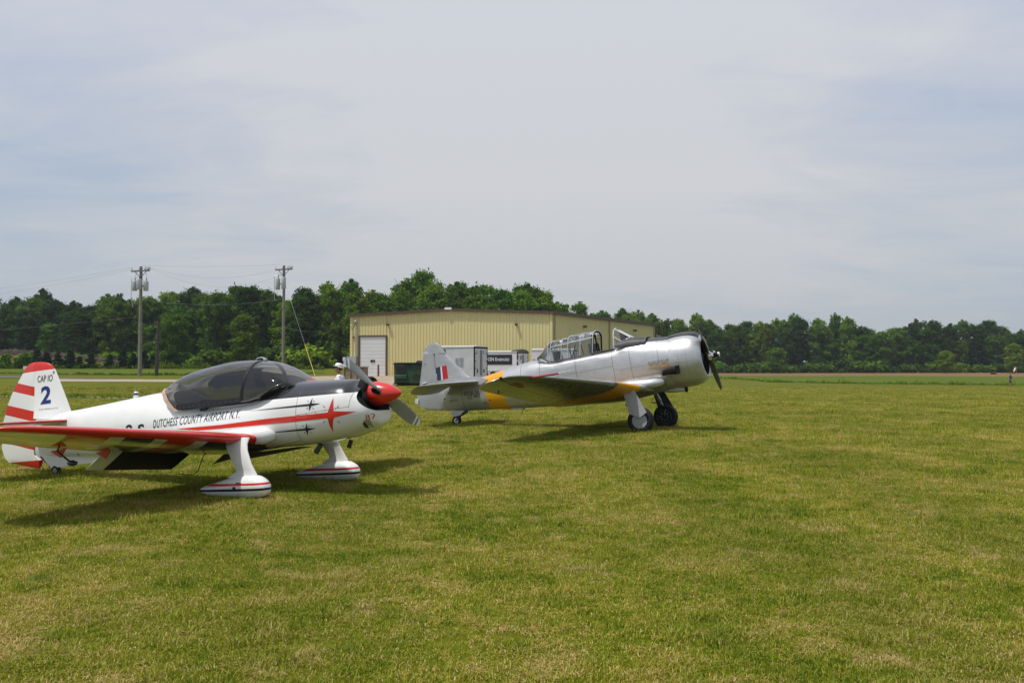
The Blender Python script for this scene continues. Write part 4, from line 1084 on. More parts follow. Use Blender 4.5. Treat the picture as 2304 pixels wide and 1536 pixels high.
man = person('man in a white brimmed hat and white shirt walking left behind the white plane nose', (-4.97, 27.1, 0), R(180 - 8), mat('white_tshirt', (.72, .72, .76), .85, noise=(6, .05)), mat('khaki_shorts', (.25, .22, .16), .9), M['skin'],
             {'stride': .6, 'arm': .8}, mat('white_hat', (.80, .80, .78), .8), sc=1.0)
MB().box((.128, .05, 1.26), (.012, .12, .12)).build('shirt_print', mat('red_print', (.55, .10, .12), .8), man)
fx, fy = .5315 * 135.5, 135.5
person('distant person in dark tee shirt and dark shorts walking left near the windsock', (fx, fy, zf(fx, fy)), R(180), mat('dark_navy_tshirt', (.02, .022, .035), .9), mat('dark_shorts', (.018, .018, .024), .9), M['skin2'], {'stride': .7, 'arm': .5}, None, mat('brown_shoes', (.08, .05, .03), .7), sc=.97)
# ================================================================== THIN SUMMER HAZE
hz = MB().box((0, 245, 14), (560, 530, 36)).build('haze', None or bpy.data.materials.new('haze'), None, 0)
hm_ = hz.data.materials[0]; hm_.use_nodes = True
t = NT(hm_.node_tree)
for n in list(t.n): t.n.remove(n)
o_ = t.node('ShaderNodeOutputMaterial'); pv = t.node('ShaderNodeVolumePrincipled', {'Color': (.86, .92, 1.0), 'Density': .00020, 'Anisotropy': .3})
t.l.new(pv.outputs[0], o_.inputs['Volume'])
struct(hz, 'stuff'); hz['label'] = 'thin summer haze over the airfield'; hz['category'] = 'haze'
# ================================================================== WHITE AND RED LOW-WING AIRCRAFT
CAPR = root('light_aircraft', 'white low wing plane with red spinner, red stripes and smoked bubble canopy, parked nearest', 'airplane',
            (-2.967, 12.996, -.012), R(-23.8), 'tailwheel airplanes parked on the grass')

def m_capbody():
    m = mat('white_fuselage_paint', WHITE, .26, coat=.5)
    t = NT(m.node_tree); b = t.n['Principled BSDF']
    o = t.node('ShaderNodeTexCoord').outputs['Object']; s = t.node('ShaderNodeSeparateXYZ', {0: o}); x, y, z = s.outputs
    zl = t.m('ADD', t.m('MULTIPLY', x, .088), 1.283)
    blk = AND(t, t.m('GREATER_THAN', z, zl), t.m('GREATER_THAN', x, -.56))
    shelf = AND(t, t.m('GREATER_THAN', t.m('ADD', x, t.m('MULTIPLY', t.m('SUBTRACT', z, 1.1), 1.55)), -1.70), t.m('LESS_THAN', x, -.50), t.m('GREATER_THAN', z, t.m('ADD', t.m('MULTIPLY', x, .105), 1.275)))
    seams = OR(t, line(t, x, .36, .004), AND(t, line(t, z, t.m('ADD', t.m('MULTIPLY', x, .16), 1.02), .0035), band(t, x, .36, 1.12)),
               AND(t, line(t, x, 1.12, .0035), t.m('GREATER_THAN', z, 1.18)), AND(t, line(t, x, -4.45, .003), t.m('LESS_THAN', z, 1.1)),
               AND(t, line(t, z, t.m('ADD', t.m('MULTIPLY', x, .22), .66), .003), band(t, x, -.2, .36)))
    n = t.noise(o, 2.2, 4, .6)
    wh = t.mix(t.rng(n, .35, .7), (.77, .77, .76), (.83, .83, .80))
    grime = t.rng(t.noise(t.mapping(o, (1, 1, 5)), 3.0, 5, .7), .52, .8, 0, .16)
    wh = t.mix(grime, wh, (.42, .38, .30))
    c = t.mix(blk, wh, (.026, .026, .030))
    c = t.mix(shelf, c, (.012, .012, .012))
    c = t.mix(t.m('MULTIPLY', seams, .75), c, (.05, .05, .05))
    t.put(b.inputs['Base Color'], c)
    t.put(b.inputs['Roughness'], t.m('ADD', t.m('MULTIPLY', shelf, .5), .24))
    # the cooling opening cut out of the cowling around the spinner
    dz = t.m('MAXIMUM', t.m('SUBTRACT', 1.37, z), 0.0)
    hole = AND(t, t.m('GREATER_THAN', x, t.m('ADD', t.m('MULTIPLY', t.m('MULTIPLY', dz, dz), 4.4), 1.165)), t.m('GREATER_THAN', z, 1.145), t.m('LESS_THAN', z, 1.50))
    t.put(b.inputs['Alpha'], t.m('SUBTRACT', 1.0, hole))
    return m
M['capbody'] = m_capbody()
KC = [(-5.07, .97, .30, .035, 2, 2), (-4.6, 1.00, .31, .10, 2, 2.3), (-4.3, 1.035, .325, .15, 2, 2.5), (-3.5, 1.165, .36, .26, 1.9, 3), (-3.0, 1.25, .39, .33, 1.9, 3),
      (-2.3, 1.355, .44, .42, 1.9, 3), (-1.95, 1.375, .47, .465, 1.9, 3), (-1.65, 1.27, .50, .49, 2.0, 3), (-1.3, 1.165, .53, .51, 3, 3), (-.6, 1.235, .57, .525, 3.4, 3),
      (-.3, 1.33, .60, .53, 2.8, 3), (.1, 1.52, .635, .53, 2.4, 2.9), (.5, 1.535, .685, .52, 2.4, 2.7), (.9, 1.55, .77, .485, 2.4, 2.4), (1.08, 1.545, .865, .44, 2.3, 2.2),
      (1.17, 1.525, .93, .395, 2.2, 2.1), (1.23, 1.50, .985, .355, 2.1, 2.1), (1.30, 1.487, 1.06, .32, 2.1, 2.1), (1.355, 1.47, 1.128, .285, 2, 2)]
def capshear(x, z):
    k = max(0., min(1., (x - .75) / .48)); return k * k * .72 * (1.22 - z)
xs = list(np.linspace(-5.07, .9, 46)) + [.97, 1.03, 1.08, 1.12, 1.15, 1.18, 1.205, 1.23, 1.265, 1.30, 1.33, 1.355]
rs = body_loft(KC, xs, 56, capshear, .47)
b = MB().rings(rs, True, False)
capbody = b.build('fuselage', M['capbody'], CAPR, 50)
last = rs[-1]
cen = Vector((1.20, 0, 1.30))
inner = [[tuple(Vector(p).lerp(Vector((1.27, 0, 1.33)), f) + Vector((dx, 0, 0))) for p in last] for f, dx in ((0, 0), (.06, .012), (.14, .0), (.2, -.07), (.3, -.2))]
MB().rings(inner[:3], False, False).build('cowl_lip', M['capbody'], CAPR, 60)
MB().rings([[(p[0] - .012, p[1] * .93, 1.28 + (p[2] - 1.28) * .93) for p in r_] for r_ in rs[-16:-3]]).build('intake_duct', M['dark'], CAPR, 60)
MB().rings(inner[2:], False, True).build('air_intake', M['dark'], CAPR, 60)
# intake oval and hardware in the chin
b = MB()
for (x, z, r_) in ((1.06, 1.30, .015), (1.1, 1.2, .013), (1.13, 1.12, .013)):
    pass
g = MB().lathe([(0, .21), (.10, .21), (.12, .19)], (1.10, 0, 1.375), (1, 0, .02), 32); g.build('ring_gear', M['dark'], CAPR)
# landing light in the chin
side_polys('chin_light_rim', [[(1.285 + .052 * math.cos(a) , .965 + .06 * math.sin(a) + .045 * math.cos(a)) for a in np.linspace(0, 6.283, 25)[:-1]]], capbody, CAPR, mat('lamp_recess', (.33, .32, .27), .5), off=.004, grid=.03)
side_polys('chin_light', [[(1.262 + .018 * math.cos(a), .955 + .04 * math.sin(a) + .02 * math.cos(a)) for a in np.linspace(0, 6.283, 25)[:-1]]], capbody, CAPR, M['dsteel'], off=.007, grid=.03)

# canopy
KG = [(-2.32, 1.33, .10, .20), (-2.15, 1.44, .30, .40), (-1.99, 1.545, .40, .455), (-1.8, 1.635, .47, .47), (-1.33, 1.745, .52, .485), (-.97, 1.80, .54, .50),
      (-.65, 1.813, .545, .505), (-.38, 1.785, .54, .50), (-.15, 1.705, .51, .46), (.11, 1.545, .42, .36), (.24, 1.46, .30, .26)]
KZ = [(-2.32, 1.30), (-2.15, 1.30), (-2.02, 1.26), (-1.9, 1.18), (-1.72, 1.105), (-.54, 1.235), (-.42, 1.25), (-.28, 1.29), (-.15, 1.355), (0, 1.42), (.11, 1.46), (.24, 1.455)]
def canopy_ring(x, n=28, grow=0.):
    zt, w, _ = interp(KG, x); zb = interp(KZ, x)[0]; w = min(w, .52) + grow; zt += grow
    r = []
    for k in range(n + 1):
        a = math.pi * k / n
        ca, sa = math.cos(a), math.sin(a)
        r.append((x, w * math.copysign(abs(ca) ** .86, ca), zb + (zt - zb) * abs(sa) ** .86))
    return r
b = MB().rings([canopy_ring(x) for x in np.linspace(-2.32, -.555, 30)], False, False, closed=False)
can = b.build('canopy', M['smoke'], CAPR, 80)
b = MB().rings([canopy_ring(x) for x in np.linspace(-.535, .24, 16)], False, False, closed=False)
ws = b.build('windshield', M['smoke'], CAPR, 80)
b = MB()
for x0 in (-.545,):
    r0 = canopy_ring(x0 - .022, grow=.003); r1 = canopy_ring(x0 + .022, grow=.003); r2 = canopy_ring(x0 + .022, grow=-.012); r3 = canopy_ring(x0 - .022, grow=-.012)
    for k in range(len(r0) - 1):
        b.quad(r0[k], r0[k+1], r1[k+1], r1[k]); b.quad(r3[k], r3[k+1], r2[k+1], r2[k]); b.quad(r0[k], r0[k+1], r3[k+1], r3[k]); b.quad(r1[k], r1[k+1], r2[k+1], r2[k])
b.build('canopy_frame', mat('matt_black_frame', (.010, .010, .011), .55, spec=.25), CAPR, 40)
# lower black frame strip along both sides and along the windshield base
def cap_tree():
    return BVHTree.FromPolygons([v.co[:] for v in capbody.data.vertices], [p.vertices[:] for p in capbody.data.polygons])
ct = cap_tree()
def bodyY(x, z, s=-1):
    h = ct.ray_cast(Vector((x, 3 * s, z)), Vector((0, -s, 0))); return h[0].y if h[0] else 0
def canY(x, z):
    zt, w, _ = interp(KG, x); zb = interp(KZ, x)[0]; w = min(w, .52); q = max(0, min(1, (z - zb) / (zt - zb))) ** (1 / .86)
    return w * math.sqrt(max(0, 1 - q * q)) ** .86
for s in (-1, 1):
    b = MB(); lo, hi = [], []
    for x in np.linspace(-1.72, -.55, 16):
        z = 1.105 + (x + 1.72) * .108
        lo.append((x, s * (max(canY(x, z), abs(bodyY(x, z, s))) + .006), z)); hi.append((x, s * (canY(x, z + .075) + .007), z + .075))
    for k in range(15): b.quad(lo[k], lo[k+1], hi[k+1], hi[k])
    b.build('canopy_rail', M['ink'], CAPR, 60)
    b = MB(); pts = []
    for x, z in ((-1.66, 1.10), (-1.76, 1.14), (-1.90, 1.24), (-2.02, 1.34), (-2.14, 1.41), (-2.2, 1.40)):
        pts.append(Vector((x, s * max(canY(x, z), abs(bodyY(x, z, s))) + .0, z)))
    for k in range(len(pts) - 1):
        a, c = pts[k], pts[k+1]; o = Vector((-.085, s * .012, -.012)); g_ = Vector((0, s * .012, 0))
        b.quad(a + g_, c + g_, c + o * (1 - .12 * k), a + o)
    b.build('canopy_seal', M['tan'], CAPR, 60)
    b = MB().tube([(x, s * (canY(x, z) + .004), z) for x, z in ((-.54, 1.245), (-.42, 1.262), (-.28, 1.30), (-.15, 1.37), (-.04, 1.44), (.06, 1.48), (.2, 1.50))], .014, 6)
    b.build('windshield_rail', M['black'], CAPR, 60)
# cockpit inside
b = MB()
for s in (-1, 1):
    b.box((-1.34, s * .22, 1.16), (.10, .36, .16), Matrix.Rotation(R(-25), 3, 'Y'))
b.build('seat', mat('seat_fabric', (.03, .03, .035), .9), CAPR, 40)
b = MB().rings([[(x, y, z) for y, z in [(-w_, 1.22), (-w_ * .9, zt_), (0, zt_ + .03), (w_ * .9, zt_), (w_, 1.22)]] for x, w_, zt_ in ((-.34, .40, 1.33), (-.16, .44, 1.40), (.02, .40, 1.44))]); b.build('instrument_panel', M['dark'], CAPR)
b = MB().tube([(-.30, -.05, 1.44), (-.25, -.05, 1.52)], .045, 12); b.build('compass', M['dark'], CAPR)
# hardware on top
b = MB().tube([(-.72, 0, 1.815), (-.70, 0, 1.84), (-.63, 0, 1.85), (-.56, 0, 1.84)], .008, 6).box((-.56, 0, 1.828), (.05, .03, .03)); b.build('temperature_probe', M['silvertrim'], CAPR)
b = MB().lathe([(0, .062), (.008, .06), (.02, .045), (.024, .0)], (.22, 0, 1.515), (0, 0, 1), 20); b.build('fuel_cap', M['red'], CAPR)
# beacon behind cockpit
b = MB().lathe([(0, .04), (.02, .04), (.04, .033), (.085, .033), (.10, .022)], (-2.97, 0, 1.25), (0, 0, 1), 16); bc = b.build('beacon', M['white'], CAPR)
MB().lathe([(0, .0345), (.028, .0345)], (-2.97, 0, 1.298), (0, 0, 1), 16).build('lens', M['dsteel'], bc)

# ---- tail
def m_rudder():
    m = mat('striped_rudder_paint', WHITE, .3, coat=.3)
    t = NT(m.node_tree); b = t.n['Principled BSDF']
    o = t.node('ShaderNodeTexCoord').outputs['Object']; s = t.node('ShaderNodeSeparateXYZ', {0: o}); x, y, z = s.outputs
    q = t.m('SUBTRACT', z, t.m('MULTIPLY', t.m('ADD', x, 5.08), -.13))
    q2 = t.m('ADD', z, t.m('MULTIPLY', t.m('ADD', x, 5.4), -.1))
    rd = OR(t, band(t, q, 1.255, 1.405), band(t, q, .85, 1.015), band(t, q, .40, .58), t.m('GREATER_THAN', q2, 1.62), t.m('LESS_THAN', t.m('SUBTRACT', z, t.m('MULTIPLY', t.m('ADD', x, 5.7), .1)), .17))
    t.put(b.inputs['Base Color'], t.mix(rd, WHITE, RED))
    return m
M['rudder'] = m_rudder()
m = mat('fin_paint', WHITE, .3, coat=.3)
t = NT(m.node_tree); s_ = t.node('ShaderNodeSeparateXYZ', {0: t.node('ShaderNodeTexCoord').outputs['Object']})
t.put(t.n['Principled BSDF'].inputs['Base Color'], t.mix(t.m('GREATER_THAN', t.m('ADD', s_.outputs[2], t.m('MULTIPLY', t.m('ADD', s_.outputs[0], 5.4), -.1)), 1.62), WHITE, RED))
M['finpaint'] = m
def vfin(secs, th, hinge_front=False):
    rs = []
    for (z, xl, xt) in secs:
        rs.append(foil((xl, 0, z), (xt, 0, z - .0), th, (0, 1, 0), 10))
    return rs
# fin: full aerofoil chord sections, cut at the hinge
def plate(secs, name, m_, par, tl, tt, n=8):
    """secs: (z, x_front, x_rear), thickness from tl at front to tt at rear (half)"""
    rs = []
    for sec in secs:
        z, xf, xr = sec[:3]; k = sec[3] if len(sec) > 3 else 1
        up, lo = [], []
        for i in range(n + 1):
            s = i / n; h = k * (tl * (1 - s) + tt * s)
            if tl > tt and s == 0: h *= .8
            up.append((xf + (xr - xf) * s, h, z)); lo.append((xf + (xr - xf) * s, -h, z))
        rs.append(up + lo[::-1])
    return MB().rings(rs).build(name, m_, par, 40)
fr = []
for z, xf, k in ((.90, -4.22, 1.25), (1.0, -4.30, 1.1), (1.2, -4.405, 1), (1.5, -4.57, .9), (1.66, -4.66, .8), (1.72, -4.70, .7), (1.76, -4.76, .55), (1.79, -4.85, .35), (1.803, -4.95, .15)):
    up, lo = [], []
    for i in range(11):
        s = i / 10; h = k * .052 * math.sqrt(max(0, s * 2 - s * s)); x = xf + (-5.075 - xf) * s
        up.append((x, h, z)); lo.append((x, -h, z))
    fr.append(up + lo[::-1][:-1])
capfin = MB().rings(fr).build('fin', M['finpaint'], CAPR, 40)
rud = plate([(.108, -5.00, -5.08, .4), (.17, -4.97, -5.68, .8), (.24, -4.965, -5.78), (.32, -5.08, -5.83), (.41, -5.085, -5.86), (.8, -5.085, -5.845), (1.1, -5.085, -5.74), (1.32, -5.085, -5.625), (1.5, -5.085, -5.49), (1.62, -5.085, -5.40), (1.7, -5.085, -5.34, .8), (1.76, -5.085, -5.28, .6), (1.79, -5.085, -5.2, .3), (1.80, -5.085, -5.12, .15)], 'rudder', M['rudder'], CAPR, .048, .006)
side_text('lettering', 'CAP IO', -5.015, 1.475, -4.70, 1.50, .105, capfin, CAPR, M['ink'], .004)
side_text('lettering', '2', -4.93, 1.125, -4.715, 1.15, .285, capfin, CAPR, M['inkblue'], .03)
side_text('lettering', 'B', -4.705, 1.615, -4.675, 1.617, .045, capfin, CAPR, M['ink'], .0)
side_text('lettering', 'Avion Mudry et Cie', -4.965, 1.03, -4.56, 1.065, .028, capfin, CAPR, M['ink'], 0)
def m_lered(name, xle_expr, rest=WHITE):
    pass
# tailplane
def tailplane(s):
    rs = []
    for y, xl, xt, k in ((.05, -4.25, -5.1, 1), (.3, -4.28, -5.1, 1), (1.0, -4.38, -5.08, .9), (1.25, -4.44, -5.06, .75), (1.36, -4.52, -5.03, .5), (1.42, -4.66, -4.98, .25)):
        rs.append(foil((xl, s * y, .895), (xt, s * y, .80), .055 * k + .02, (0, 0, 1), 12))
    return MB().rings(rs)
def split_mat(name, xa, ya, xb, yb, off, under=None):
    """leading edge stripe: red in front of the line through (xa,ya)-(xb,yb), in object x/|y|"""
    m = mat(name, WHITE, .28, coat=.4); t = NT(m.node_tree)
    s = t.node('ShaderNodeSeparateXYZ', {0: t.node('ShaderNodeTexCoord').outputs['Object']})
    ay = t.m('ABSOLUTE', s.outputs[1])
    sl = (xb - xa) / (yb - ya)
    lx = t.m('ADD', t.m('MULTIPLY', t.m('SUBTRACT', ay, ya), sl), xa + off)
    t.put(t.n['Principled BSDF'].inputs['Base Color'], t.mix(t.m('GREATER_THAN', s.outputs[0], lx), WHITE, RED))
    return m
M['tailplane'] = split_mat('tailplane_paint', -4.25, .05, -4.38, 1.0, -.075)
for s in (-1, 1): tailplane(s).build('tailplane', M['tailplane'], CAPR, 50)
# ventral strake and tailwheel
MB().prism([(-3.0, 0, .40), (-4.95, 0, .33), (-4.72, 0, .125), (-3.4, 0, .31)], (0, .05, 0)).build('ventral_fin', M['white'], CAPR)
side_polys('stripe_mark', [[(-4.06, .345), (-3.99, .35), (-3.99, .39), (-4.06, .385)]], capbody, CAPR, M['red'])
tw = MB().tube([(-4.98, 0, .30), (-4.82, 0, .19), (-4.72, 0, .15)], .012, 6).tube([(-4.80, 0, .24), (-4.74, 0, .15), (-4.64, 0, .085)], [.022, .028, .016], 8).build('tail_gear_fork', M['dsteel'], CAPR)
w = MB().lathe([(-.026, .05), (-.026, .078), (-.012, .088), (.012, .088), (.026, .078), (.026, .05)], (-4.63, 0, .086), (0, 1, 0), 24).build('tail_wheel', M['rubber'], CAPR)
MB().lathe([(-.028, .0), (-.028, .048), (.028, .048), (.028, 0)], (-4.63, 0, .086), (0, 1, 0), 18, False, False).build('hub', M['steel'], w)

# ---- wings
def m_capwing():
    m = mat('striped_wing_paint', WHITE, .24, coat=.6)
    t = NT(m.node_tree); b = t.n['Principled BSDF']
    tcn = t.node('ShaderNodeTexCoord').outputs['Object']; s = t.node('ShaderNodeSeparateXYZ', {0: tcn}); x, y, z = s.outputs
    ay = t.m('ABSOLUTE', y)
    le = t.m('ADD', t.m('MULTIPLY', t.m('POWER', t.m('MAXIMUM', t.m('SUBTRACT', ay, .55), 0), 2.0), -.0405), -.155)
    tipc = t.m('MULTIPLY', t.m('POWER', t.m('MAXIMUM', t.m('SUBTRACT', ay, 3.75), 0), 2.0), -2.0)
    le = t.m('ADD', le, tipc)
    dle = t.m('SUBTRACT', le, x)                      # distance behind leading edge
    nz = t.node('ShaderNodeSeparateXYZ', {0: t.node('ShaderNodeNewGeometry').outputs['Normal']}).outputs[2]
    # geometric normals of the true surface: underside faces down
    under = t.m('LESS_THAN', nz, -.15)
    q = t.m('ADD', ay, t.m('MULTIPLY', dle, .52))
    rd = OR(t, band(t, q, 2.88, 3.38), band(t, q, 1.70, 2.12))
    nv = OR(t, band(t, q, 2.30, 2.69), t.m('LESS_THAN', q, 1.50))
    c = t.mix(t.m('MULTIPLY', rd, under), WHITE, RED)
    c = t.mix(t.m('MULTIPLY', nv, under), c, NAVY)
    c = t.mix(t.m('LESS_THAN', dle, .10), c, RED)
    t.put(b.inputs['Base Color'], c)
    return m
M['capwing'] = m_capwing()
def capwing(s):
    rs = []
    for y, xl, zl, xt, zt, th in ((.2, -.10, .72, -1.90, .44, .13), (.55, -.155, .755, -1.84, .485, .13), (1.2, -.175, .82, -1.77, .56, .13), (2.0, -.245, .90, -1.70, .655, .125), (3.0, -.40, .995, -1.60, .79, .12),
                                  (3.5, -.51, 1.042, -1.52, .87, .115), (3.75, -.57, 1.062, -1.46, .91, .11), (3.9, -.66, 1.07, -1.42, .935, .10), (4.0, -.78, 1.068, -1.35, .955, .09), (4.06, -.93, 1.055, -1.22, .99, .07)):
        rs.append(foil((xl, s * y, zl), (xt, s * y, zt), th, (.12, 0, 1), 18, .012))
    return MB().rings(rs)
for s in (-1, 1):
    wg = capwing(s).build('wing', M['capwing'], CAPR, 60)
    # root fairing
    b = MB(); rr = []
    for k in range(9):
        a = k / 8 * math.pi / 2
        gy = .40 + .20 * math.sin(a); gr = .16 * math.cos(a)
    b = MB().tube([(.02, s * .50, .80), (-.10, s * .56, .80), (-.4, s * .56, .79), (-.9, s * .54, .72), (-1.5, s * .50, .60), (-1.95, s * .42, .52)], [.045, .115, .115, .10, .075, .02], 14)
    b.build('wing_root_fairing', M['white'], CAPR, 70)
    # aileron gap, hinge brackets, spades and mass balance
    b = MB()
    for ya in (3.62, 2.62, 1.9):
        k = (ya - .55) / 3.2; xt = -1.84 + .24 * k + .30; zt = .485 + .33 * k
        b.prism([(xt, s * ya, zt + .05), (xt - .26, s * ya, zt - .0), (xt - .08, s * ya, zt - .07)], (0, .012, 0))
    b.build('aileron_bracket', M['red'], CAPR)
    b = MB().tube([(-1.33, s * 2.75, .80), (-1.38, s * 2.75, .72), (-1.16, s * 2.75, .60)], .012, 6); arm = b.build('balance_arm', M['black'], CAPR)
    b = MB().lathe([(-.08, .004), (-.04, .03), (.02, .038), (.07, .022), (.085, .0)], (-1.14, s * 2.75, .59), (1, 0, .05), 12); b.build('balance_weight', M['navy'], CAPR)
    # flap, hanging down
    b = MB(); rs = []
    for y in (.42, 1.62):
        k = (y - .55) / 1.45
        rs.append(foil((-1.46 - .03 * k, s * y, .56 + .14 * k), (-1.86 - .02 * k, s * y, .275 + .13 * k), .08, (.6, 0, .8), 8))
    fl = MB().rings(rs).build('flap', [mat('dark_blue_flap', (.010, .012, .028), .6, spec=.15)], CAPR, 40)
    rs = []
    for y in (1.622, 1.90):
        k = (y - .55) / 1.45
        rs.append(foil((-1.46 - .03 * k, s * y, .56 + .14 * k), (-1.86 - .02 * k, s * y, .275 + .13 * k), .08, (.6, 0, .8), 8))
    MB().rings(rs).build('flap_end', M['white'], fl, 40)
    # landing gear
    yy = 1.03
    b = MB(); rs = []
    for z, xc, ch, th, dy in ((.80, -.27, .42, .15, -.10), (.72, -.245, .37, .16, -.06), (.64, -.20, .335, .17, -.03), (.48, -.10, .31, .18, 0), (.40, -.045, .30, .2, 0), (.36, -.03, .33, .2, 0), (.32, -.05, .42, .2, 0), (.28, -.08, .50, .2, 0)):
        rs.append(foil((xc + ch * .5, s * (yy + dy), z), (xc - ch * .5, s * (yy + dy), z), th, (0, 1, 0), 12))
    b.rings(rs).build('gear_leg', M['white'], CAPR, 60)
    # spat
    KP = [(-.78, .115, .080, .008), (-.72, .142, .055, .03), (-.55, .198, .024, .064), (-.35, .258, .012, .096), (-.1, .318, .016, .122), (.05, .338, .028, .13), (.17, .334, .045, .126), (.27, .295, .075, .104), (.325, .24, .115, .066), (.343, .20, .15, .02)]
    rs = []
    for x in list(np.linspace(-.78, .17, 16)) + [.2, .235, .27, .3, .32, .335, .343]:
        zt, zb, w_ = interp(KP, x); zc = (zt + zb) / 2; hh = (zt - zb) / 2
        rs.append([(x, s * yy + w_ * math.cos(a), zc + hh * math.sin(a)) for a in np.linspace(0, 2 * math.pi, 29)[:-1]])
    mm = 'spat'
    if mm not in M:
        m = mat('striped_spat_paint', WHITE, .28, coat=.4); t = NT(m.node_tree)
        sx = t.node('ShaderNodeSeparateXYZ', {0: t.node('ShaderNodeTexCoord').outputs['Object']})
        q = t.m('SUBTRACT', sx.outputs[2], t.m('MULTIPLY', sx.outputs[0], .075))
        c = t.mix(band(t, q, .205, .233), WHITE, RED); c = t.mix(band(t, q, .135, .166), c, (.015, .015, .018))
        t.put(t.n['Principled BSDF'].inputs['Base Color'], c); M[mm] = m
    sp = MB().rings(rs).build('wheel_fairing', M['spat'], CAPR, 60)
    wl = MB().lathe([(-.06, .09), (-.062, .12), (-.045, .145), (0, .15), (.045, .145), (.062, .12), (.06, .09)], (.07, s * yy, .143), (0, 1, 0), 32).build('wheel', M['rubber'], CAPR)
    MB().lathe([(0, .024), (.006, .022)], (-.12, s * (yy + (.125 if s > 0 else .125)) if s > 0 else -(yy + .122), .165), (0, s, 0), 14).build('access_plug', M['black'], sp)
# red pressure marking on the near spat is too small to read at this scale; keep the bolts
MB().box((-.05, -1.145, .235), (.09, .012, .012)).build('small_marking', M['inkred'], CAPR)
# tie rod antenna loop and belly details
MB().tube([(-1.35, -.2, .52), (-1.2, -.5, .50), (-1.05, -.7, .47), (-1.12, -.7, .30), (-1.22, -.7, .24), (-1.5, -.7, .25)], .006, 5).build('step_wire', M['dsteel'], CAPR)
b = MB().prism([(-.1, 0, .60), (.2, 0, .62), (-.95, 0, .40), (-.95, 0, .48)], (0, .3, 0)); b.build('belly_radiator', mat('brown_belly', (.05, .035, .02), .5), CAPR)
MB().tube([(.52, -.18, .68), (.45, -.20, .56)], .035, 10).build('exhaust_pipe', M['dsteel'], CAPR)
MB().tube([(.80, .12, .72), (.76, .12, .62)], .03, 10).build('exhaust_pipe', M['dsteel'], CAPR)

# ---- propeller
pr = root('propeller', '', '', (0, 0, 0)); 
for k in ('label', 'category'): del pr[k]
pr.parent = CAPR
MB().lathe([(0, .166), (.06, .168), (.14, .165), (.22, .152), (.30, .128), (.37, .098), (.43, .062), (.47, .032), (.49, .010), (.495, 0)], (1.165, 0, 1.352), (1, 0, .045), 40).build('spinner', M['red'], pr, 60)
def blade(c, dirv, axis, L, secs, name, mats, par, tipmi=None):
    c = Vector(c); dirv = Vector(dirv).normalized(); axis = Vector(axis).normalized(); tang = axis.cross(dirv).normalized()
    rs = []; lim = []
    for (f, ch, th, tw) in secs:
        p = c + dirv * (L * f); a = R(tw)
        u = tang * math.cos(a) + axis * math.sin(a); n_ = axis * math.cos(a) - tang * math.sin(a)
        rs.append(foil(p + u * ch * .45, p - u * ch * .55, th, n_, 8)); lim.append(f)
    b = MB().rings(rs)
    n = len(rs[0])
    if tipmi:
        for fi in range(len(b.f)):
            k = fi // n
            if k < len(secs) - 1:
                f = (lim[k] + lim[k+1]) / 2
                for lo, hi, mi in tipmi:
                    if lo <= f < hi: b.mi[fi] = mi
            elif fi == len(b.f) - 1: b.mi[fi] = tipmi[-1][2]
    return b.build(name, mats, par, 60)
S2 = [(.10, .12, .45, 55), (.2, .14, .22, 44), (.35, .17, .14, 34), (.5, .185, .11, 26), (.65, .182, .09, 21), (.78, .17, .08, 18), (.85, .158, .08, 17), (.851, .158, .08, 17), (.89, .13, .08, 18), (.891, .13, .08, 18), (.935, .115, .08, 17), (.936, .115, .08, 17), (.97, .095, .07, 16), (.99, .065, .07, 16), (1.0, .03, .07, 16)]
for sgn in (1, -1):
    blade((1.385, 0, 1.362), Vector((-.02, -.90, .43)) * sgn, (1, 0, .045), 1.03, S2, 'blade', [M['propgrey'], M['propwhite']], pr, [(.851, .89, 1), (.936, 1.01, 1)])
MB().box((1.36, -.155, 1.395), (.11, .03, .09), Matrix.Rotation(R(25), 3, 'X')).build('blade_root_gap', M['dark'], pr)

# ---- markings on the fuselage side
side_text('lettering', 'DUTCHESS COUNTY AIRPORT N.Y.', -2.19, .84, -.575, 1.022, .118, capbody, CAPR, M['ink'], .007, spacing=1.12)
side_text('lettering', '8', -2.81, .695, -2.65, .71, .175, capbody, CAPR, M['ink'], .03)
side_text('lettering', 'S', -2.53, .715, -2.39, .728, .172, capbody, CAPR, M['ink'], .03)
side_polys('stripe', [[(-1.72, .845), (-.88, .925), (-.13, 1.02), (.90, 1.128), (.90, 1.055), (-.13, .945), (-.88, .872), (-1.3, .835)]], capbody, CAPR, M['red'], off=.0035)
def star(cx, cz, up, dn, fw, w, bk=None, tail=0., lean=.06, tip=.0):
    """four-point star; fw forward ray; bk start of long tail"""
    p = []
    iw = w
    p.append([(cx - iw, cz + iw * .6), (cx + lean, cz + up), (cx + iw, cz + iw * 1.1), (cx + fw, cz + fw * .12), (cx + iw, cz - iw), (cx - lean, cz - dn), (cx - iw, cz - iw * 1.4), (cx - iw * 1.6, cz - iw * .4)])
    if bk is not None: p.append([(bk, cz + (bk - cx) * .10 ), (cx, cz + w * .8), (cx, cz - w * .8)])
    return p
def rays(cx, cz, r0, r1, hw):
    out_ = []
    for a in (45, 135, 225, 315):
        ca, sa = math.cos(R(a)), math.sin(R(a)); 
        out_.append([(cx + ca * r0, cz + sa * r0), (cx + ca * r1 - sa * hw, cz + sa * r1 + ca * hw), (cx + ca * r1 + sa * hw, cz + sa * r1 - ca * hw)])
    return out_
side_polys('star_marking', star(.885, 1.095, .22, .235, .33, .042, None, lean=.022), capbody, CAPR, M['red'], off=.005, grid=.025)
side_polys('star_rays', rays(.885, 1.10, .17, .125, .008), capbody, CAPR, M['red'], off=.005, grid=.03)
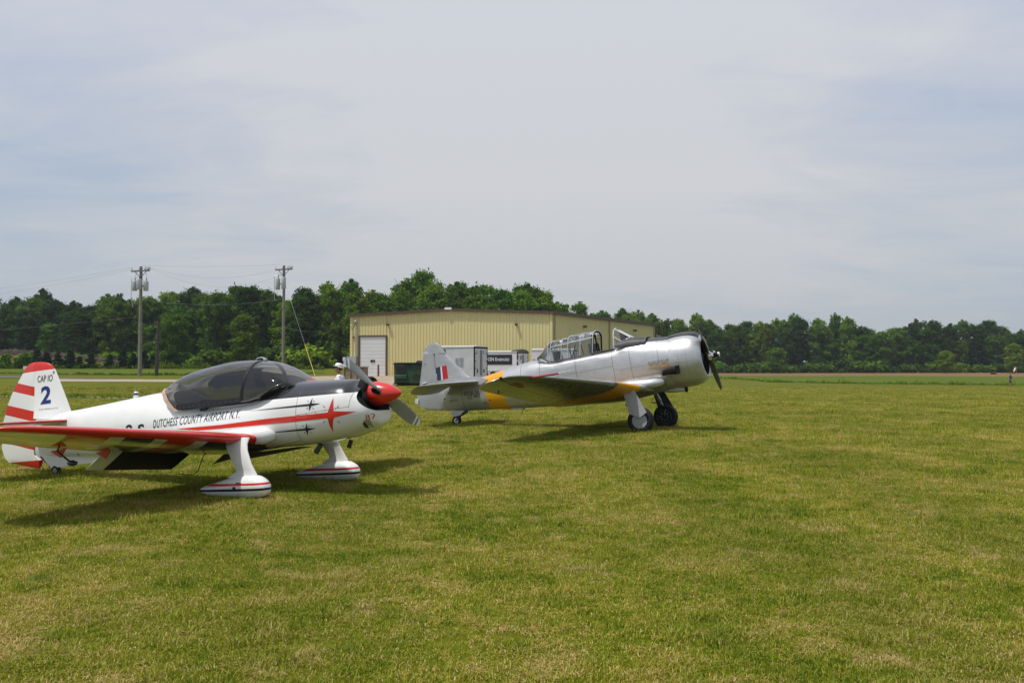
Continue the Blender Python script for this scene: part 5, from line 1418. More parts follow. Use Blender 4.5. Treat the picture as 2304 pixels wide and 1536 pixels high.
side_polys('star_marking', star(.58, 1.22, .088, .085, .15, .017, -.44, lean=.015), capbody, CAPR, M['ink'], off=.0045, grid=.025)
side_polys('star_rays', rays(.58, 1.22, .085, .055, .006), capbody, CAPR, M['ink'], off=.0045, grid=.03)
side_polys('star_marking', star(.515, .895, .088, .085, .14, .017, -.21, lean=.015), capbody, CAPR, M['ink'], off=.0045, grid=.025)
side_polys('star_rays', rays(.515, .895, .085, .055, .006), capbody, CAPR, M['ink'], off=.0045, grid=.03)
side_text('lettering', '87', 1.30, 1.02, 1.395, 1.045, .07, capbody, CAPR, M['inkred'], .004)
# rivets / fasteners
b = MB()
for x, z in ((.40, 1.085), (.40, 1.06), (.52, 1.105), (.66, 1.13), (.80, 1.15), (.95, 1.18), (1.02, 1.49), (1.1, 1.42), (.38, .80), (.37, 1.36)):
    y = bodyY(x, z); b.lathe([(0, .008), (.004, .006)], (x, y, z), (0, -1, 0), 8)
for x in np.linspace(-1.65, -.62, 12):
    z = 1.135 + (x + 1.72) * .108; b.lathe([(0, .006), (.003, .005)], (x, -(canY(x, z) + .01), z), (0, -1, 0), 6)
b.build('fastener', M['steel'], CAPR)
# ================================================================== SILVER RADIAL-ENGINED TRAINER
HR = root('trainer_aircraft', 'silver radial engined trainer plane with yellow bands and open greenhouse canopy, parked behind', 'airplane',
          (3.942, 26.098, -.012), R(-24.3), 'tailwheel airplanes parked on the grass')
def silver_mat(name, extra=None, rough=.34, base=(.50, .51, .52), metal=.55):
    m = mat(name, base, rough, metal=metal); t = NT(m.node_tree); b = t.n['Principled BSDF']
    o = t.node('ShaderNodeTexCoord').outputs['Object']; s = t.node('ShaderNodeSeparateXYZ', {0: o}); x, y, z = s.outputs
    n = t.noise(t.mapping(o, (1, 1, 2)), 1.7, 6, .65); n2 = t.noise(o, 9, 4, .6)
    c = t.mix(t.rng(n, .3, .72), tuple(v * .86 for v in base), tuple(min(1, v * 1.12) for v in base))
    c = t.mix(t.rng(n2, .4, .8, 0, .25), c, (.36, .33, .28))
    metal_in = metal
    if extra:
        c, pm = extra(t, o, x, y, z, c)
        t.put(b.inputs['Metallic'], t.m('MULTIPLY', t.m('SUBTRACT', 1.0, pm), metal))
    t.put(b.inputs['Base Color'], c)
    t.put(b.inputs['Roughness'], t.m('ADD', rough - .05, t.m('MULTIPLY', n, .12)))
    bn = t.node('ShaderNodeBump', {'Strength': .12, 'Distance': .02, 'Height': t.noise(o, 2.5, 2, .5)})
    t.put(b.inputs['Normal'], bn.outputs[0])
    return m
def hb(t, o, x, y, z, c):
    q = t.m('ADD', x, t.m('MULTIPLY', z, .21))                      # along the tilted fuselage axis
    v = t.m('SUBTRACT', z, t.m('MULTIPLY', x, .178))                # height across the axis
    yel = band(t, q, -4.83, -4.18)
    blk = AND(t, t.m('LESS_THAN', t.m('ABSOLUTE', y), .33), t.m('GREATER_THAN', z, 2.38), t.m('GREATER_THAN', x, -1.0))
    pan = OR(t, *[line(t, q, k, .008) for k in (-5.7, -3.55, -2.9, -1.75, -.62, -.1, .72)])
    hor = OR(t, AND(t, line(t, v, 1.98, .0045), band(t, q, -3.6, -.62)), AND(t, line(t, v, 2.30, .005), band(t, q, -3.0, .2)), AND(t, line(t, v, 2.27, .004), band(t, q, -2.2, -1.0)),
             AND(t, line(t, v, 1.83, .004), band(t, q, -.62, .75)), AND(t, line(t, v, 1.55, .004), band(t, q, -.1, .8)))
    riv = t.m('LESS_THAN', t.m('FRACT', t.m('MULTIPLY', q, 14)), .4)
    # exhaust staining trailing down the lower side
    st = AND(t, t.rng(t.m('ABSOLUTE', t.m('SUBTRACT', v, 1.60)), .26, .02), t.rng(q, -2.6, .2), t.rng(t.noise(t.mapping(o, (.8, 1, 6)), 3, 6, .7), .38, .62))
    st2 = AND(t, t.rng(t.m('ABSOLUTE', t.m('SUBTRACT', v, 1.44)), .16, .02), t.rng(q, -1.6, .3), t.rng(t.noise(o, 7, 6, .8), .42, .62))
    spk = AND(t, t.m('GREATER_THAN', t.noise(o, 38, 2, .5), .70), t.rng(t.m('ABSOLUTE', t.m('SUBTRACT', v, 1.50)), .22, .05), t.rng(q, -2.0, -.2))
    c = t.mix(t.m('MULTIPLY', st, .6), c, (.46, .33, .20)); c = t.mix(t.m('MULTIPLY', st2, .65), c, (.16, .15, .14))
    c = t.mix(t.m('MULTIPLY', spk, .7), c, (.05, .05, .05))
    c = t.mix(t.m('MULTIPLY', OR(t, pan, hor), .72), c, (.10, .10, .10))
    dots = AND(t, t.m('MULTIPLY', riv, 1.0), OR(t, line(t, v, 1.96, .008), line(t, v, 2.18, .006)), band(t, q, -3.4, 0.))
    c = t.mix(t.m('MULTIPLY', dots, .5), c, (.12, .12, .12))
    c = t.mix(yel, c, (.68, .32, .008)); c = t.mix(blk, c, (.055, .055, .062))
    return c, OR(t, yel, blk)
M['hbody'] = silver_mat('silver_fuselage_paint', hb)
KH = [(-6.78, 1.26, .46, .04, 2, 2), (-6.3, 1.33, .435, .15, 2, 2.2), (-5.54, 1.40, .47, .26, 2, 2.3), (-5.09, 1.535, .50, .33, 2, 2.3), (-4.5, 1.705, .54, .40, 2, 2.3), (-3.92, 1.885, .565, .45, 2, 2.3),
      (-3.45, 1.985, .60, .49, 2.2, 2.4), (-3.15, 1.94, .62, .50, 3.2, 2.4), (-2.95, 1.93, .63, .51, 3.8, 2.4), (-2.4, 2.03, .68, .53, 4, 2.4), (-1.65, 2.17, .73, .56, 4, 2.4), (-1.05, 2.29, .78, .58, 3.6, 2.4),
      (-.9, 2.42, .80, .58, 2.6, 2.4), (-.68, 2.565, .84, .59, 2.2, 2.3), (-.2, 2.58, .97, .60, 2.1, 2.3), (.3, 2.60, 1.09, .63, 2.05, 2.1), (.6, 2.62, 1.15, .66, 2, 2), (.80, 2.61, 1.20, .66, 2, 2)]
xs = list(np.linspace(-6.78, -3.4, 22)) + list(np.linspace(-3.3, -.5, 32)) + list(np.linspace(-.4, .8, 12))
hbody = MB().rings(body_loft(KH, xs, 56, None, .5), True, True).build('fuselage', M['hbody'], HR, 50)
ht = BVHTree.FromPolygons([v.co[:] for v in hbody.data.vertices], [p.vertices[:] for p in hbody.data.polygons])
def hY(x, z, s=-1):
    h = ht.ray_cast(Vector((x, 3 * s, z)), Vector((0, -s, 0))); return h[0].y if h[0] else 0

# cowling
ax = Vector((math.cos(R(9)), 0, math.sin(R(9)))); A0 = Vector((.62, 0, 1.915))
def cw(t, o, x, y, z, c):
    q = t.m('SUBTRACT', t.m('ADD', t.m('MULTIPLY', x, .988), t.m('MULTIPLY', z, .156)), .911)
    blk = AND(t, t.m('LESS_THAN', t.m('ABSOLUTE', y), .36), t.m('GREATER_THAN', z, 2.3), t.m('LESS_THAN', q, .80))
    v = t.m('SUBTRACT', z, t.m('MULTIPLY', x, .178))
    ln = OR(t, line(t, q, .26, .004), line(t, q, .48, .004), AND(t, line(t, v, 1.72, .004), t.m('LESS_THAN', q, .7)))
    c = t.mix(t.m('MULTIPLY', ln, .45), c, (.12, .12, .12))
    c = t.mix(blk, c, (.05, .05, .056)); return c, blk
M['cowl'] = silver_mat('silver_cowl_paint', cw, .36, (.53, .54, .55))
MB().lathe([(0, .725), (.12, .738), (.25, .745), (.4, .742), (.5, .735), (.6, .717), (.68, .69), (.75, .655), (.80, .615), (.835, .57), (.85, .53), (.845, .50), (.82, .485)], A0, ax, 64, False, False).build('engine_cowling', M['cowl'], HR, 60)
MB().lathe([(.82, .487), (.7, .475), (.45, .47)], A0, ax, 64, False, False).build('cowl_inside', M['dark'], HR)
MB().lathe([(.02, .72), (.02, .6)], A0, ax, 48, False, True).build('cowl_bulkhead', M['dark'], HR)
# raised anti-glare strip on the cowl top
b = MB(); rr = []
for q, r_ in ((-.03, .75), (.1, .758), (.3, .764), (.5, .755), (.62, .735), (.72, .69), (.79, .627), (.81, .60)):
    rr.append([A0 + ax * q + Vector((0, 1, 0)) * (r_ * math.sin(a)) + Vector((-ax.z, 0, ax.x)) * (r_ * math.cos(a)) for a in np.linspace(-.50, .50, 13)])
b.rings(rr, False, False, closed=False)
b.build('anti_glare_strip', M['cloth'], HR, 60)
# engine
M['eng'] = mat('dark_engine_metal', (.022, .022, .024), .6, metal=.2)
eng = MB().lathe([(.1, .2), (.55, .2), (.68, .16), (.76, .10)], A0, ax, 24).build('engine', M['eng'], HR)
for k in range(9):
    a = 2 * math.pi * k / 9 + .2
    dv = Vector((0, 1, 0)) * math.sin(a) + Vector((-ax.z, 0, ax.x)) * math.cos(a)
    c = A0 + ax * .5
    b = MB()
    prof = []
    for j in range(9): prof += [(.20 + j * .025, .075), (.212 + j * .025, .06)]
    b.lathe(prof + [(.44, .07), (.46, .04)], c, dv, 12)
    b.tube([c + ax * .09 + dv * .18, c + ax * .10 + dv * .42], .012, 6)
    b.build('cylinder', M['eng'], eng)
# cockpit coaming cover (grey padded cloth) in front of the windshield
b = MB(); rr = []
for x in np.linspace(-.98, -.12, 9):
    zt = interp(KH, x)[0] if x > -.68 else 2.565 - (-.68 - x) * .35
    row = []
    for k in range(17):
        a = math.pi * (k / 16)
        zl = 2.30 + (x + .98) * .10
        yy_ = math.cos(a); zz_ = math.sin(a)
        w_ = .50 - .10 * (x + .98)
        z = zl + (zt + .025 - zl) * zz_ ** .8
        row.append((x, w_ * math.copysign(abs(yy_) ** .7, yy_), z + .008 * math.sin(k * 3.1 + x * 17)))
    rr.append(row)
b.rings(rr, False, False, closed=False).build('coaming_cover', M['cloth'], HR, 60)

# canopy
def arch(x, zs, zr, zt, w, n=16, g=0.):
    pts = [(x, -(w + g), zs), (x, -(w - .01 + g), (zs + zr) / 2), (x, -(w - .02 + g), zr)]
    for k in range(1, n):
        a = math.pi * k / n
        pts.append((x, -(w - .02 + g) * math.cos(a), zr + (zt + g - zr) * math.sin(a) ** .85))
    pts += [(x, (w - .02 + g), zr), (x, w - .01 + g, (zs + zr) / 2), (x, w + g, zs)]
    return pts
def canopy_section(name, x0, x1, za, zb, wa, wb, posts, g=0.):
    A = arch(x0, *za, wa, g=g); B_ = arch(x1, *zb, wb, g=g)
    MB().rings([A, B_], False, False, closed=False).build('canopy_glass', M['clear'], HR, 60)
    f = MB()
    for k in [0.] + posts + [1.]:
        r_ = [tuple(Vector(A[i]).lerp(Vector(B_[i]), k)) for i in range(len(A))]
        f.tube(r_, .0125, 6)
    for i in (0, 2, 8 if len(A) > 8 else 3, len(A) - 3, len(A) - 1):
        if i == 8: continue
        f.tube([A[i], B_[i]], .011, 6)
    f.build(name, M['silvertrim'], HR, 50)
canopy_section('canopy_frame', -2.95, -2.40, (1.90, 2.345, 2.535), (2.005, 2.445, 2.64), .38, .395, [.62])
canopy_section('canopy_frame', -2.40, -1.65, (2.005, 2.455, 2.675), (2.15, 2.60, 2.80), .405, .42, [.5], .008)
# rear fixed glass
A = arch(-3.03, 1.90, 2.37, 2.50, .375); B_ = [(-3.42 - .0 * k, .30 * (-math.cos(math.pi * k / (len(A) - 1))), 2.0 + .03 * math.sin(math.pi * k / (len(A) - 1))) for k in range(len(A))]
mid = [tuple(Vector(A[i]).lerp(Vector(B_[i]), .5) + Vector((0, 0, .03 if 3 < i < len(A) - 4 else .0))) for i in range(len(A))]
MB().rings([A, mid, B_], False, False, closed=False).build('canopy_glass', M['clear'], HR, 60)
f = MB().tube(A, .014, 6).tube(B_, .014, 6).tube([A[2], mid[2], B_[2]], .012, 6).tube([A[-3], mid[-3], B_[-3]], .012, 6).tube([A[0], mid[0], B_[0]], .012, 6).tube([A[-1], mid[-1], B_[-1]], .012, 6)
f.build('canopy_frame', M['silvertrim'], HR, 50)
MB().tube([(-3.0, -.38, 1.9), (-3.2, -.36, 2.08), (-3.34, -.34, 2.03), (-3.36, -.35, 1.97)], .02, 6).build('turnover_frame', M['dsteel'], HR)
# dark open front arch and tubing inside
f = MB()
ar = arch(-1.655, 2.15, 2.58, 2.785, .40, g=-.012); f.tube(ar, .022, 6)
f.tube([(-1.70, .15, 2.15), (-1.72, .02, 2.70)], .018, 6); f.tube([(-1.70, .36, 2.2), (-1.80, .12, 2.72)], .02, 6); f.tube([(-1.70, -.30, 2.2), (-1.80, -.1, 2.7)], .018, 6)
f.tube([(-1.70, .30, 2.25), (-1.76, .34, 2.45)], .03, 6)
f.build('roll_frame', M['dark'], HR)
f = MB()
for x in (-2.75, -2.35):
    f.tube([(x, -.25, 1.95), (x + .12, -.22, 2.42)], .014, 6); f.tube([(x + .25, .28, 1.95), (x + .1, .24, 2.45)], .014, 6)
f.build('roll_frame', M['dsteel'], HR)
f = MB().box((-1.75, 0, 2.22), (.12, .5, .42), Matrix.Rotation(R(-12), 3, 'Y')).box((-2.85, 0, 2.02), (.12, .45, .4), Matrix.Rotation(R(-12), 3, 'Y'))
f.build('seat', mat('khaki_seat', (.10, .095, .08), .9, noise=(8, .3)), HR)
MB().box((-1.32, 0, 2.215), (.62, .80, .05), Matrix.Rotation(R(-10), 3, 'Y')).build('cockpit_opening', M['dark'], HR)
for s in (-1, 1):
    MB().tube([(-3.02, s * .42, 1.895), (-1.65, s * .45, 2.155), (-1.0, s * .47, 2.275)], .014, 6).build('canopy_track', M['dsteel'], HR)
# windshield
f = MB(); T = .15
top = [(-1.08, -.17, 2.835), (-1.09, 0, 2.86), (-1.08, .17, 2.835)]; bl = (-1.02, -.40, 2.27); br = (-1.02, .40, 2.27); fl_, fr_ = (-.62, -.20, 2.60), (-.62, .20, 2.60); sl_, sr_ = (-.80, -.37, 2.47), (-.80, .37, 2.47)
for p in ([bl, (-1.06, -.34, 2.62), (-1.08, -.27, 2.77), *top, (-1.08, .27, 2.77), (-1.06, .34, 2.62), br],): f.tube(p, .02, 6)
f.tube([top[0], fl_], .014, 6); f.tube([top[2], fr_], .014, 6); f.tube([fl_, fr_], .012, 6); f.tube([bl, sl_, fl_], .012, 6); f.tube([br, sr_, fr_], .012, 6)
f.tube([(-1.06, -.34, 2.62), sl_], .010, 6)
f.build('windshield_frame', M['silvertrim'], HR)
g = MB().add([top[0], top[2], fr_, fl_], [(0, 1, 2, 3)]).add([top[0], fl_, sl_, bl, (-1.06, -.34, 2.62), (-1.08, -.27, 2.77)], [(0, 1, 2, 3, 4, 5)]).add([top[2], fr_, sr_, br, (-1.06, .34, 2.62), (-1.08, .27, 2.77)], [(0, 1, 2, 3, 4, 5)])
g.build('windshield', M['clear'], HR, 20)
MB().tube([(-.72, 0, 2.60), (-.86, 0, 2.66)], .035, 8).build('gunsight_pad', M['dark'], HR)
# radio mast
MB().tube([(-4.02, 0, 1.84), (-4.30, 0, 2.10)], [.022, .008], 6, flat=.5).build('antenna_mast', M['silvertrim'], HR)

# ---- fin and rudder
def hingex(z): return -6.94 + (2.19 - z) * .15
fr = []
for z, xf, k in ((1.20, -5.1, 1.2), (1.36, -5.42, 1.1), (1.45, -5.68, 1), (1.545, -5.84, .95), (1.8, -6.13, .85), (2.1, -6.45, .7), (2.19, -6.545, .65)):
    xh = hingex(z); up, lo = [], []
    for i in range(11):
        s = i / 10; h = k * .075 * math.sqrt(max(0, s * 1.7 - s * s * .8)) ; x = xf + (xh - xf) * s
        up.append((x, h, z)); lo.append((x, -h, z))
    fr.append(up + lo[::-1][:-1])
M['silverfab'] = silver_mat('silver_doped_fabric', None, .42, (.42, .43, .44), .35)
hfin = MB().rings(fr).build('fin', M['silverfab'], HR, 40)
fr = []
for z, xf, xt, k in ((.44, -6.72, -7.10, .5), (.47, -6.70, -7.28, .7), (.55, -6.705, -7.46, .8), (.74, -6.74, -7.575, .9), (1.0, -6.78, -7.53, 1), (1.22, -6.81, -7.47, 1), (1.6, -6.87, -7.42, .95), (2.12, -6.95, -7.36, .8), (2.195, -6.96, -7.35, .75),
                     (2.20, -6.57, -7.345, .75), (2.30, -6.65, -7.32, .65), (2.42, -6.73, -7.22, .5), (2.49, -6.81, -7.12, .32), (2.525, -6.92, -7.03, .12)):
    up, lo = [], []
    for i in range(9):
        s = i / 8; h = k * (.062 * (1 - s) + .005)
        if i == 0: h *= .6
        up.append((xf + (xt - xf) * s, h, z)); lo.append((xf + (xt - xf) * s, -h, z))
    fr.append(up + lo[::-1])
hrud = MB().rings(fr).build('rudder', M['silverfab'], HR, 40)
b = MB()
for zz_ in (1.3, 1.62, 2.17):
    b.box((hingex(zz_), -.06, zz_), (.03, .02, .03))
b.tube([(hingex(2.19) , -.062, 2.19), (hingex(1.3), -.066, 1.3)], .003, 5).tube([(-7.32, -.02, 1.88), (-7.25, -.02, 1.88), (-7.22, -.02, 1.25)], .004, 4)
b.build('rudder_hinge', M['dark'], HR)
def onplane(*p): return [p]
# flag marking (blue, white, red bars)
side_polys('fin_flash', [[(-6.87, 1.755), (-6.715, 1.79), (-6.67, 1.385), (-6.82, 1.345)]], hfin, HR, mat('flash_blue', (.02, .03, .07), .45), off=.004, grid=.05)
side_polys('fin_flash', [[(-6.715, 1.79), (-6.665, 1.80), (-6.615, 1.395), (-6.67, 1.385)]], hfin, HR, mat('flash_white', (.62, .62, .62), .45), off=.004, grid=.05)
side_polys('fin_flash', [[(-6.665, 1.80), (-6.505, 1.835), (-6.44, 1.43), (-6.615, 1.395)]], hfin, HR, mat('flash_red', (.42, .012, .02), .45), off=.004, grid=.05)
# tailplane with drooped elevators
for s in (-1, 1):
    rs = []
    for y, xl, xt, k in ((.05, -5.30, -6.32, 1.2), (.3, -5.32, -6.31, 1), (1.0, -5.48, -6.31, .95), (1.7, -5.66, -6.31, .85), (2.0, -5.80, -6.31, .7), (2.12, -5.95, -6.30, .5), (2.17, -6.1, -6.28, .3)):
        rs.append(foil((xl, s * y, 1.355 - (-5.30 - xl) * .14), (xt - .10, s * y, 1.20), .09 * k, (.14, 0, 1), 12))
    MB().rings(rs).build('tailplane', M['silverfab'], HR, 50)
    rs = []
    for y, xt, k in ((.16, -6.72, 1), (.5, -6.80, 1), (1.0, -6.82, 1), (1.6, -6.78, .95), (1.95, -6.66, .8), (2.1, -6.52, .6), (2.17, -6.42, .4)):
        f_ = (-6.30 - xt) / .5
        rs.append(foil((-6.29, s * y, 1.225), (xt, s * y, 1.225 - .28 * f_), .13 * k, (.45, 0, .9), 10))
    MB().rings(rs).build('elevator', M['silverfab'], HR, 50)
    MB().prism([(-5.0, s * .26, 1.40), (-5.4, s * .24, 1.50), (-6.2, s * .12, 1.42), (-6.2, s * .14, 1.25), (-5.2, s * .30, 1.25)], (0, .02, 0)).build('tailplane_fairing', M['silverfab'], HR)

# ---- wings
def hw(t, o, x, y, z, c):
    ay = t.m('ABSOLUTE', y)
    yel = band(t, ay, 1.25, 2.12)
    tan_ = t.node('ShaderNodeSeparateXYZ', {0: t.node('ShaderNodeNewGeometry').outputs['Normal']}).outputs[2]
    ln = OR(t, *[line(t, ay, k, .005) for k in (1.22, 2.7, 3.4, 4.6, 5.5)])
    seam = AND(t, line(t, x, t.m('ADD', t.m('MULTIPLY', ay, .03), -1.93), .012), t.m('GREATER_THAN', ay, 2.9))
    spar = AND(t, line(t, x, t.m('ADD', t.m('MULTIPLY', ay, -.19), -.15), .004), t.m('LESS_THAN', ay, 6))
    c = t.mix(t.m('MULTIPLY', OR(t, ln, spar), .4), c, (.12, .12, .12))
    st = AND(t, t.rng(t.noise(t.mapping(o, (5, .8, 1)), 2.2, 6, .75), .5, .64), t.m('LESS_THAN', tan_, -.2), band(t, ay, 2.12, 5.6))
    c = t.mix(t.m('MULTIPLY', st, .4), c, (.14, .13, .12))
    gy = AND(t, band(t, ay, 2.12, 2.28), t.m('GREATER_THAN', x, -1.0))
    c = t.mix(gy, c, (.22, .23, .25))
    c = t.mix(yel, c, (.68, .32, .008)); c = t.mix(seam, c, (.02, .02, .02)); return c, OR(t, yel, seam)
M['hwing'] = silver_mat('silver_wing_paint', hw, .27, (.40, .41, .42), .75)
def hsec(y, xl, zl, xt, zt, th, s): return foil((xl, s * y, zl), (xt, s * y, zt), th, (.18, 0, 1), 20, .015)
HS = [(.3, .10, 1.16, -2.50, .64, .15), (1.0, .06, 1.19, -2.47, .65, .15), (1.22, .01, 1.20, -2.43, .67, .148), (1.4, -.09, 1.235, -2.40, .685, .146), (2.06, -.345, 1.335, -2.33, .745, .142), (3.7, -.875, 1.445, -2.24, .91, .132),
      (5.2, -1.37, 1.525, -2.14, 1.085, .12), (5.6, -1.49, 1.54, -2.12, 1.13, .115)]
HS2 = [(5.6, -1.30, 1.535, -2.36, 1.14, .115), (5.95, -1.40, 1.545, -2.36, 1.18, .11), (6.2, -1.53, 1.535, -2.35, 1.225, .10), (6.36, -1.70, 1.50, -2.32, 1.265, .09), (6.45, -1.95, 1.42, -2.26, 1.30, .08)]
wingobj = {}
def hwing(s):
    secs = []
    for (y, xl, zl, xt, zt, th) in [(.0, .10, 1.16, -2.50, .64, .15), (.3, .10, 1.16, -2.50, .64, .15), (1.0, .06, 1.19, -2.47, .65, .15), (1.22, .01, 1.20, -2.45, .665, .148), (1.4, -.08, 1.225, -2.43, .685, .146), (2.06, -.33, 1.32, -2.40, .745, .142), (3.7, -.80, 1.435, -2.36, .93, .132),
                                (5.0, -1.14, 1.51, -2.33, 1.07, .12), (5.6, -1.32, 1.54, -2.32, 1.14, .115), (5.95, -1.45, 1.545, -2.32, 1.18, .11), (6.2, -1.60, 1.53, -2.31, 1.22, .10), (6.36, -1.78, 1.48, -2.29, 1.26, .09), (6.45, -2.02, 1.395, -2.24, 1.295, .08)]:
        secs.append(hsec(y, xl, zl, xt, zt, th, s))
    return MB().rings(secs)
for s in (-1, 1):
    wg = hwing(s).build('wing', M['hwing'], HR, 60); wingobj[s] = wg
    # centre section fairing under the cowl (gear bay bulge)
    b = MB().tube([(.47, s * .58, 1.37), (.42, s * .62, 1.365), (.28, s * .70, 1.34), (.02, s * .74, 1.30), (-.5, s * .70, 1.27), (-1.3, s * .62, 1.12), (-2.5, s * .45, .86)], [.02, .10, .15, .17, .16, .12, .03], 16, flat=.8)
    b.build('wing_root_fairing', M['silvertrim'], HR, 70)
    # gear
    yw = 1.29; 
    b = MB().tube([(-.42, s * yw, 1.20), (-.18, s * yw, .80)], .06, 12).tube([(-.18, s * yw, .82), (-.02, s * (yw - .03), .42)], .04, 12); b.build('oleo_strut', M['steel'], HR)
    b = MB().tube([(-.10, s * (yw - .11), .72), (.02, s * (yw - .13), .56), (.0, s * (yw - .12), .36)], .022, 8); b.build('axle_arm', M['steel'], HR)
    b = MB().tube([(-.28, s * yw, 1.02), (-.44, s * (yw - .05), .74), (-.14, s * yw, .76)], .013, 6).tube([(-.22, s * yw, .72), (-.42, s * (yw - .05), .72)], .011, 6); b.build('torque_link', M['dsteel'], HR)
    dr = MB().prism([(-.46, s * (yw + .12), 1.16), (-.14, s * (yw + .12), 1.16), (.21, s * (yw + .155), .57), (.02, s * (yw + .165), .43), (-.265, s * (yw + .155), .52)], (0, .012, 0)).build('gear_door', [M['hubcap']], HR, 20)
    if s > 0: dr.data.materials[0] = M['dsteel']
    tr = MB().lathe([(-.11, .20), (-.13, .235), (-.135, .28), (-.11, .325), (-.055, .35), (.055, .35), (.11, .325), (.135, .28), (.13, .235), (.11, .20)], (0, s * (yw - .03), .342), (0, 1, 0), 48)
    whl = tr.build('wheel', M['rubber'], HR, 50)
    b = MB().lathe([(0, .205), (.012, .2), (.018, .0)], (0, s * (yw + .09), .342), (0, s, 0), 36, False)
    b.build('hubcap', M['hubcap'], whl, 40)
    b = MB().lathe([(0, .208), (.02, .205), (.025, .185), (-.01, .17), (-.02, .0)], (0, s * (yw - .145), .342), (0, -s, 0), 36, False); hb_ = b.build('brake_drum', M['dsteel'], whl, 30)
    b = MB()
    for k in range(8):
        a = k * math.pi / 4; b.lathe([(0, .025), (.03, .02)], (.11 * math.cos(a), s * (yw - .15), .342 + .11 * math.sin(a)), (0, -s, 0), 8)
    b.build('brake_bolts', M['steel'], whl)
    # aileron fittings below the wing
    b = MB()
    for ya in (): b.prism([(-2.02, s * ya, 1.23 - (5.6 - ya) * .1), (-1.86, s * ya, 1.25 - (5.6 - ya) * .1), (-1.96, s * ya, 1.14 - (5.6 - ya) * .1)], (0, .012, 0))
    b.tube([(-2.0, s * 5.9, 1.22), (-2.0, s * 5.9, 1.13)], .02, 6)
    b.build('aileron_bracket', M['dsteel'], HR)
    # tip light
    MB().lathe([(-.03, .0), (-.01, .025), (.03, .025), (.06, .0)], (-1.73, s * 6.385, 1.50), (1, 0, .1), 10).build('tip_light', M['dark'], wg)
# ghost markings in faded red under the near wing
M['faded'] = mat('faded_red_marking', (.22, .09, .05), .5, noise=(12, .4))
wt = None
def under_decal(name, polys, target, m):
    bm = poly_bm(polys); tree = BVHTree.FromPolygons([v.co[:] for v in target.data.vertices], [p.vertices[:] for p in target.data.polygons])
    for v in bm.verts:
        h = tree.ray_cast(Vector((v.co.x, v.co.y, -1)), Vector((0, 0, 1)))
        v.co.z = (h[0].z if h[0] else 1) - .006
    me = bpy.data.meshes.new(name); bm.to_mesh(me); bm.free(); me.materials.append(m)
    o = bpy.data.objects.new(name, me); COL.objects.link(o); o.parent = HR
nw = wingobj[-1]
under_decal('faded_marking', [[(-1.78, -5.85), (-1.62, -5.75), (-1.60, -5.45), (-1.68, -5.1), (-1.78, -5.3)]], nw, M['faded'])
# pitot with red cover
MB().tube([(-1.35, -5.55, 1.50), (-.66, -5.55, 1.60)], .022, 8).build('pitot_cover', mat('red_cover', (.32, .015, .03), .7), HR)
MB().tube([(-.66, -5.55, 1.60), (-.28, -5.55, 1.675)], [.018, .008], 8).tube([(-.56, -5.55, 1.63), (-.60, -5.55, 1.70)], [.016, .006], 6).build('pitot_tube', M['silvertrim'], HR)
# centre section belly, flap hinge line, scoop and landing bits
MB().tube([(.15, -.02, 1.18), (.5, -.02, 1.14), (.93, -.02, 1.165)], [.10, .11, .075], 16, flat=.8).build('carburettor_scoop', M['silvertrim'], HR)
MB().lathe([(0, .08), (.05, .085), (.055, .05)], (.90, -.02, 1.16), (1, 0, .05), 16).build('scoop_lip', M['dark'], HR)
# panel with bare metal and yellow dashes aft of the cowl
side_polys('scuffed_panel', [[(.0, 1.90), (.66, 2.01), (.72, 1.80), (.42, 1.70), (.04, 1.73)]], hbody, HR, silver_mat('scuffed_metal', None, .3, (.46, .43, .38), .8), off=.006, grid=.08)
side_polys('yellow_dash', [[(.04, 1.765), (.30, 1.80), (.30, 1.775), (.03, 1.735)], [(.40, 1.79), (.68, 1.87), (.66, 1.83), (.38, 1.755)], [(.32, 1.83), (.45, 1.85), (.43, 1.83), (.30, 1.815)]], hbody, HR, M['yellow'], off=.010, grid=.08)
b = MB()
for p in ([(.03, 1.89), (.10, 1.80), (.16, 1.91), (.27, 1.84), (.34, 1.95)], [(.4, 1.96), (.45, 1.86), (.58, 1.98), (.62, 1.88)]):
    b.tube([(x, hY(x, z) - .006, z) for x, z in p], .006, 4)
b.build('paint_chips', M['dsteel'], HR)
# exhaust
M['exh'] = mat('burnt_exhaust', (.045, .035, .03), .6, metal=.6, noise=(10, .4))
b = MB(); p = [Vector((.80, -.66, 1.70)), Vector((.66, -.76, 1.68)), Vector((.50, -.86, 1.62))]
b.rings([[q + Vector((math.sin(a) * .0, math.cos(a) * rr_, math.sin(a) * rr_)) for a in np.linspace(0, 6.283, 17)[:-1]] for q, rr_ in zip(p, (.10, .105, .10))] + [[p[2] + Vector((.0, math.cos(a) * .08, math.sin(a) * .08)) for a in np.linspace(0, 6.283, 17)[:-1]], [p[1] + Vector((.0, math.cos(a) * .07, math.sin(a) * .07)) for a in np.linspace(0, 6.283, 17)[:-1]]], False, True)
b.build('exhaust_pipe', M['exh'], HR, 50)
MB().prism([(.90, -.745, 1.82), (.56, -.69, 1.73), (.60, -.68, 1.56), (.93, -.74, 1.58)], (0, .02, 0)).build('exhaust_cutout', M['dark'], HR)
# belly fittings
b = MB()
for x, h in ((-3.9, .12), (-5.2, .10)): b.tube([(x, 0, .57 if x > -4 else .50), (x - (.12 if x > -4 else 0), 0, .57 - h - .04)], [.03, .008 if x > -4 else .02], 6, flat=.4)
b.build('belly_aerial', M['silvertrim'], HR)
MB().box((-4.15, 0, .545), (.42, .2, .05), Matrix.Rotation(R(-4), 3, 'Y')).box((-4.5, 0, .54), (.2, .18, .05)).build('belly_plate', M['hbody'], HR)
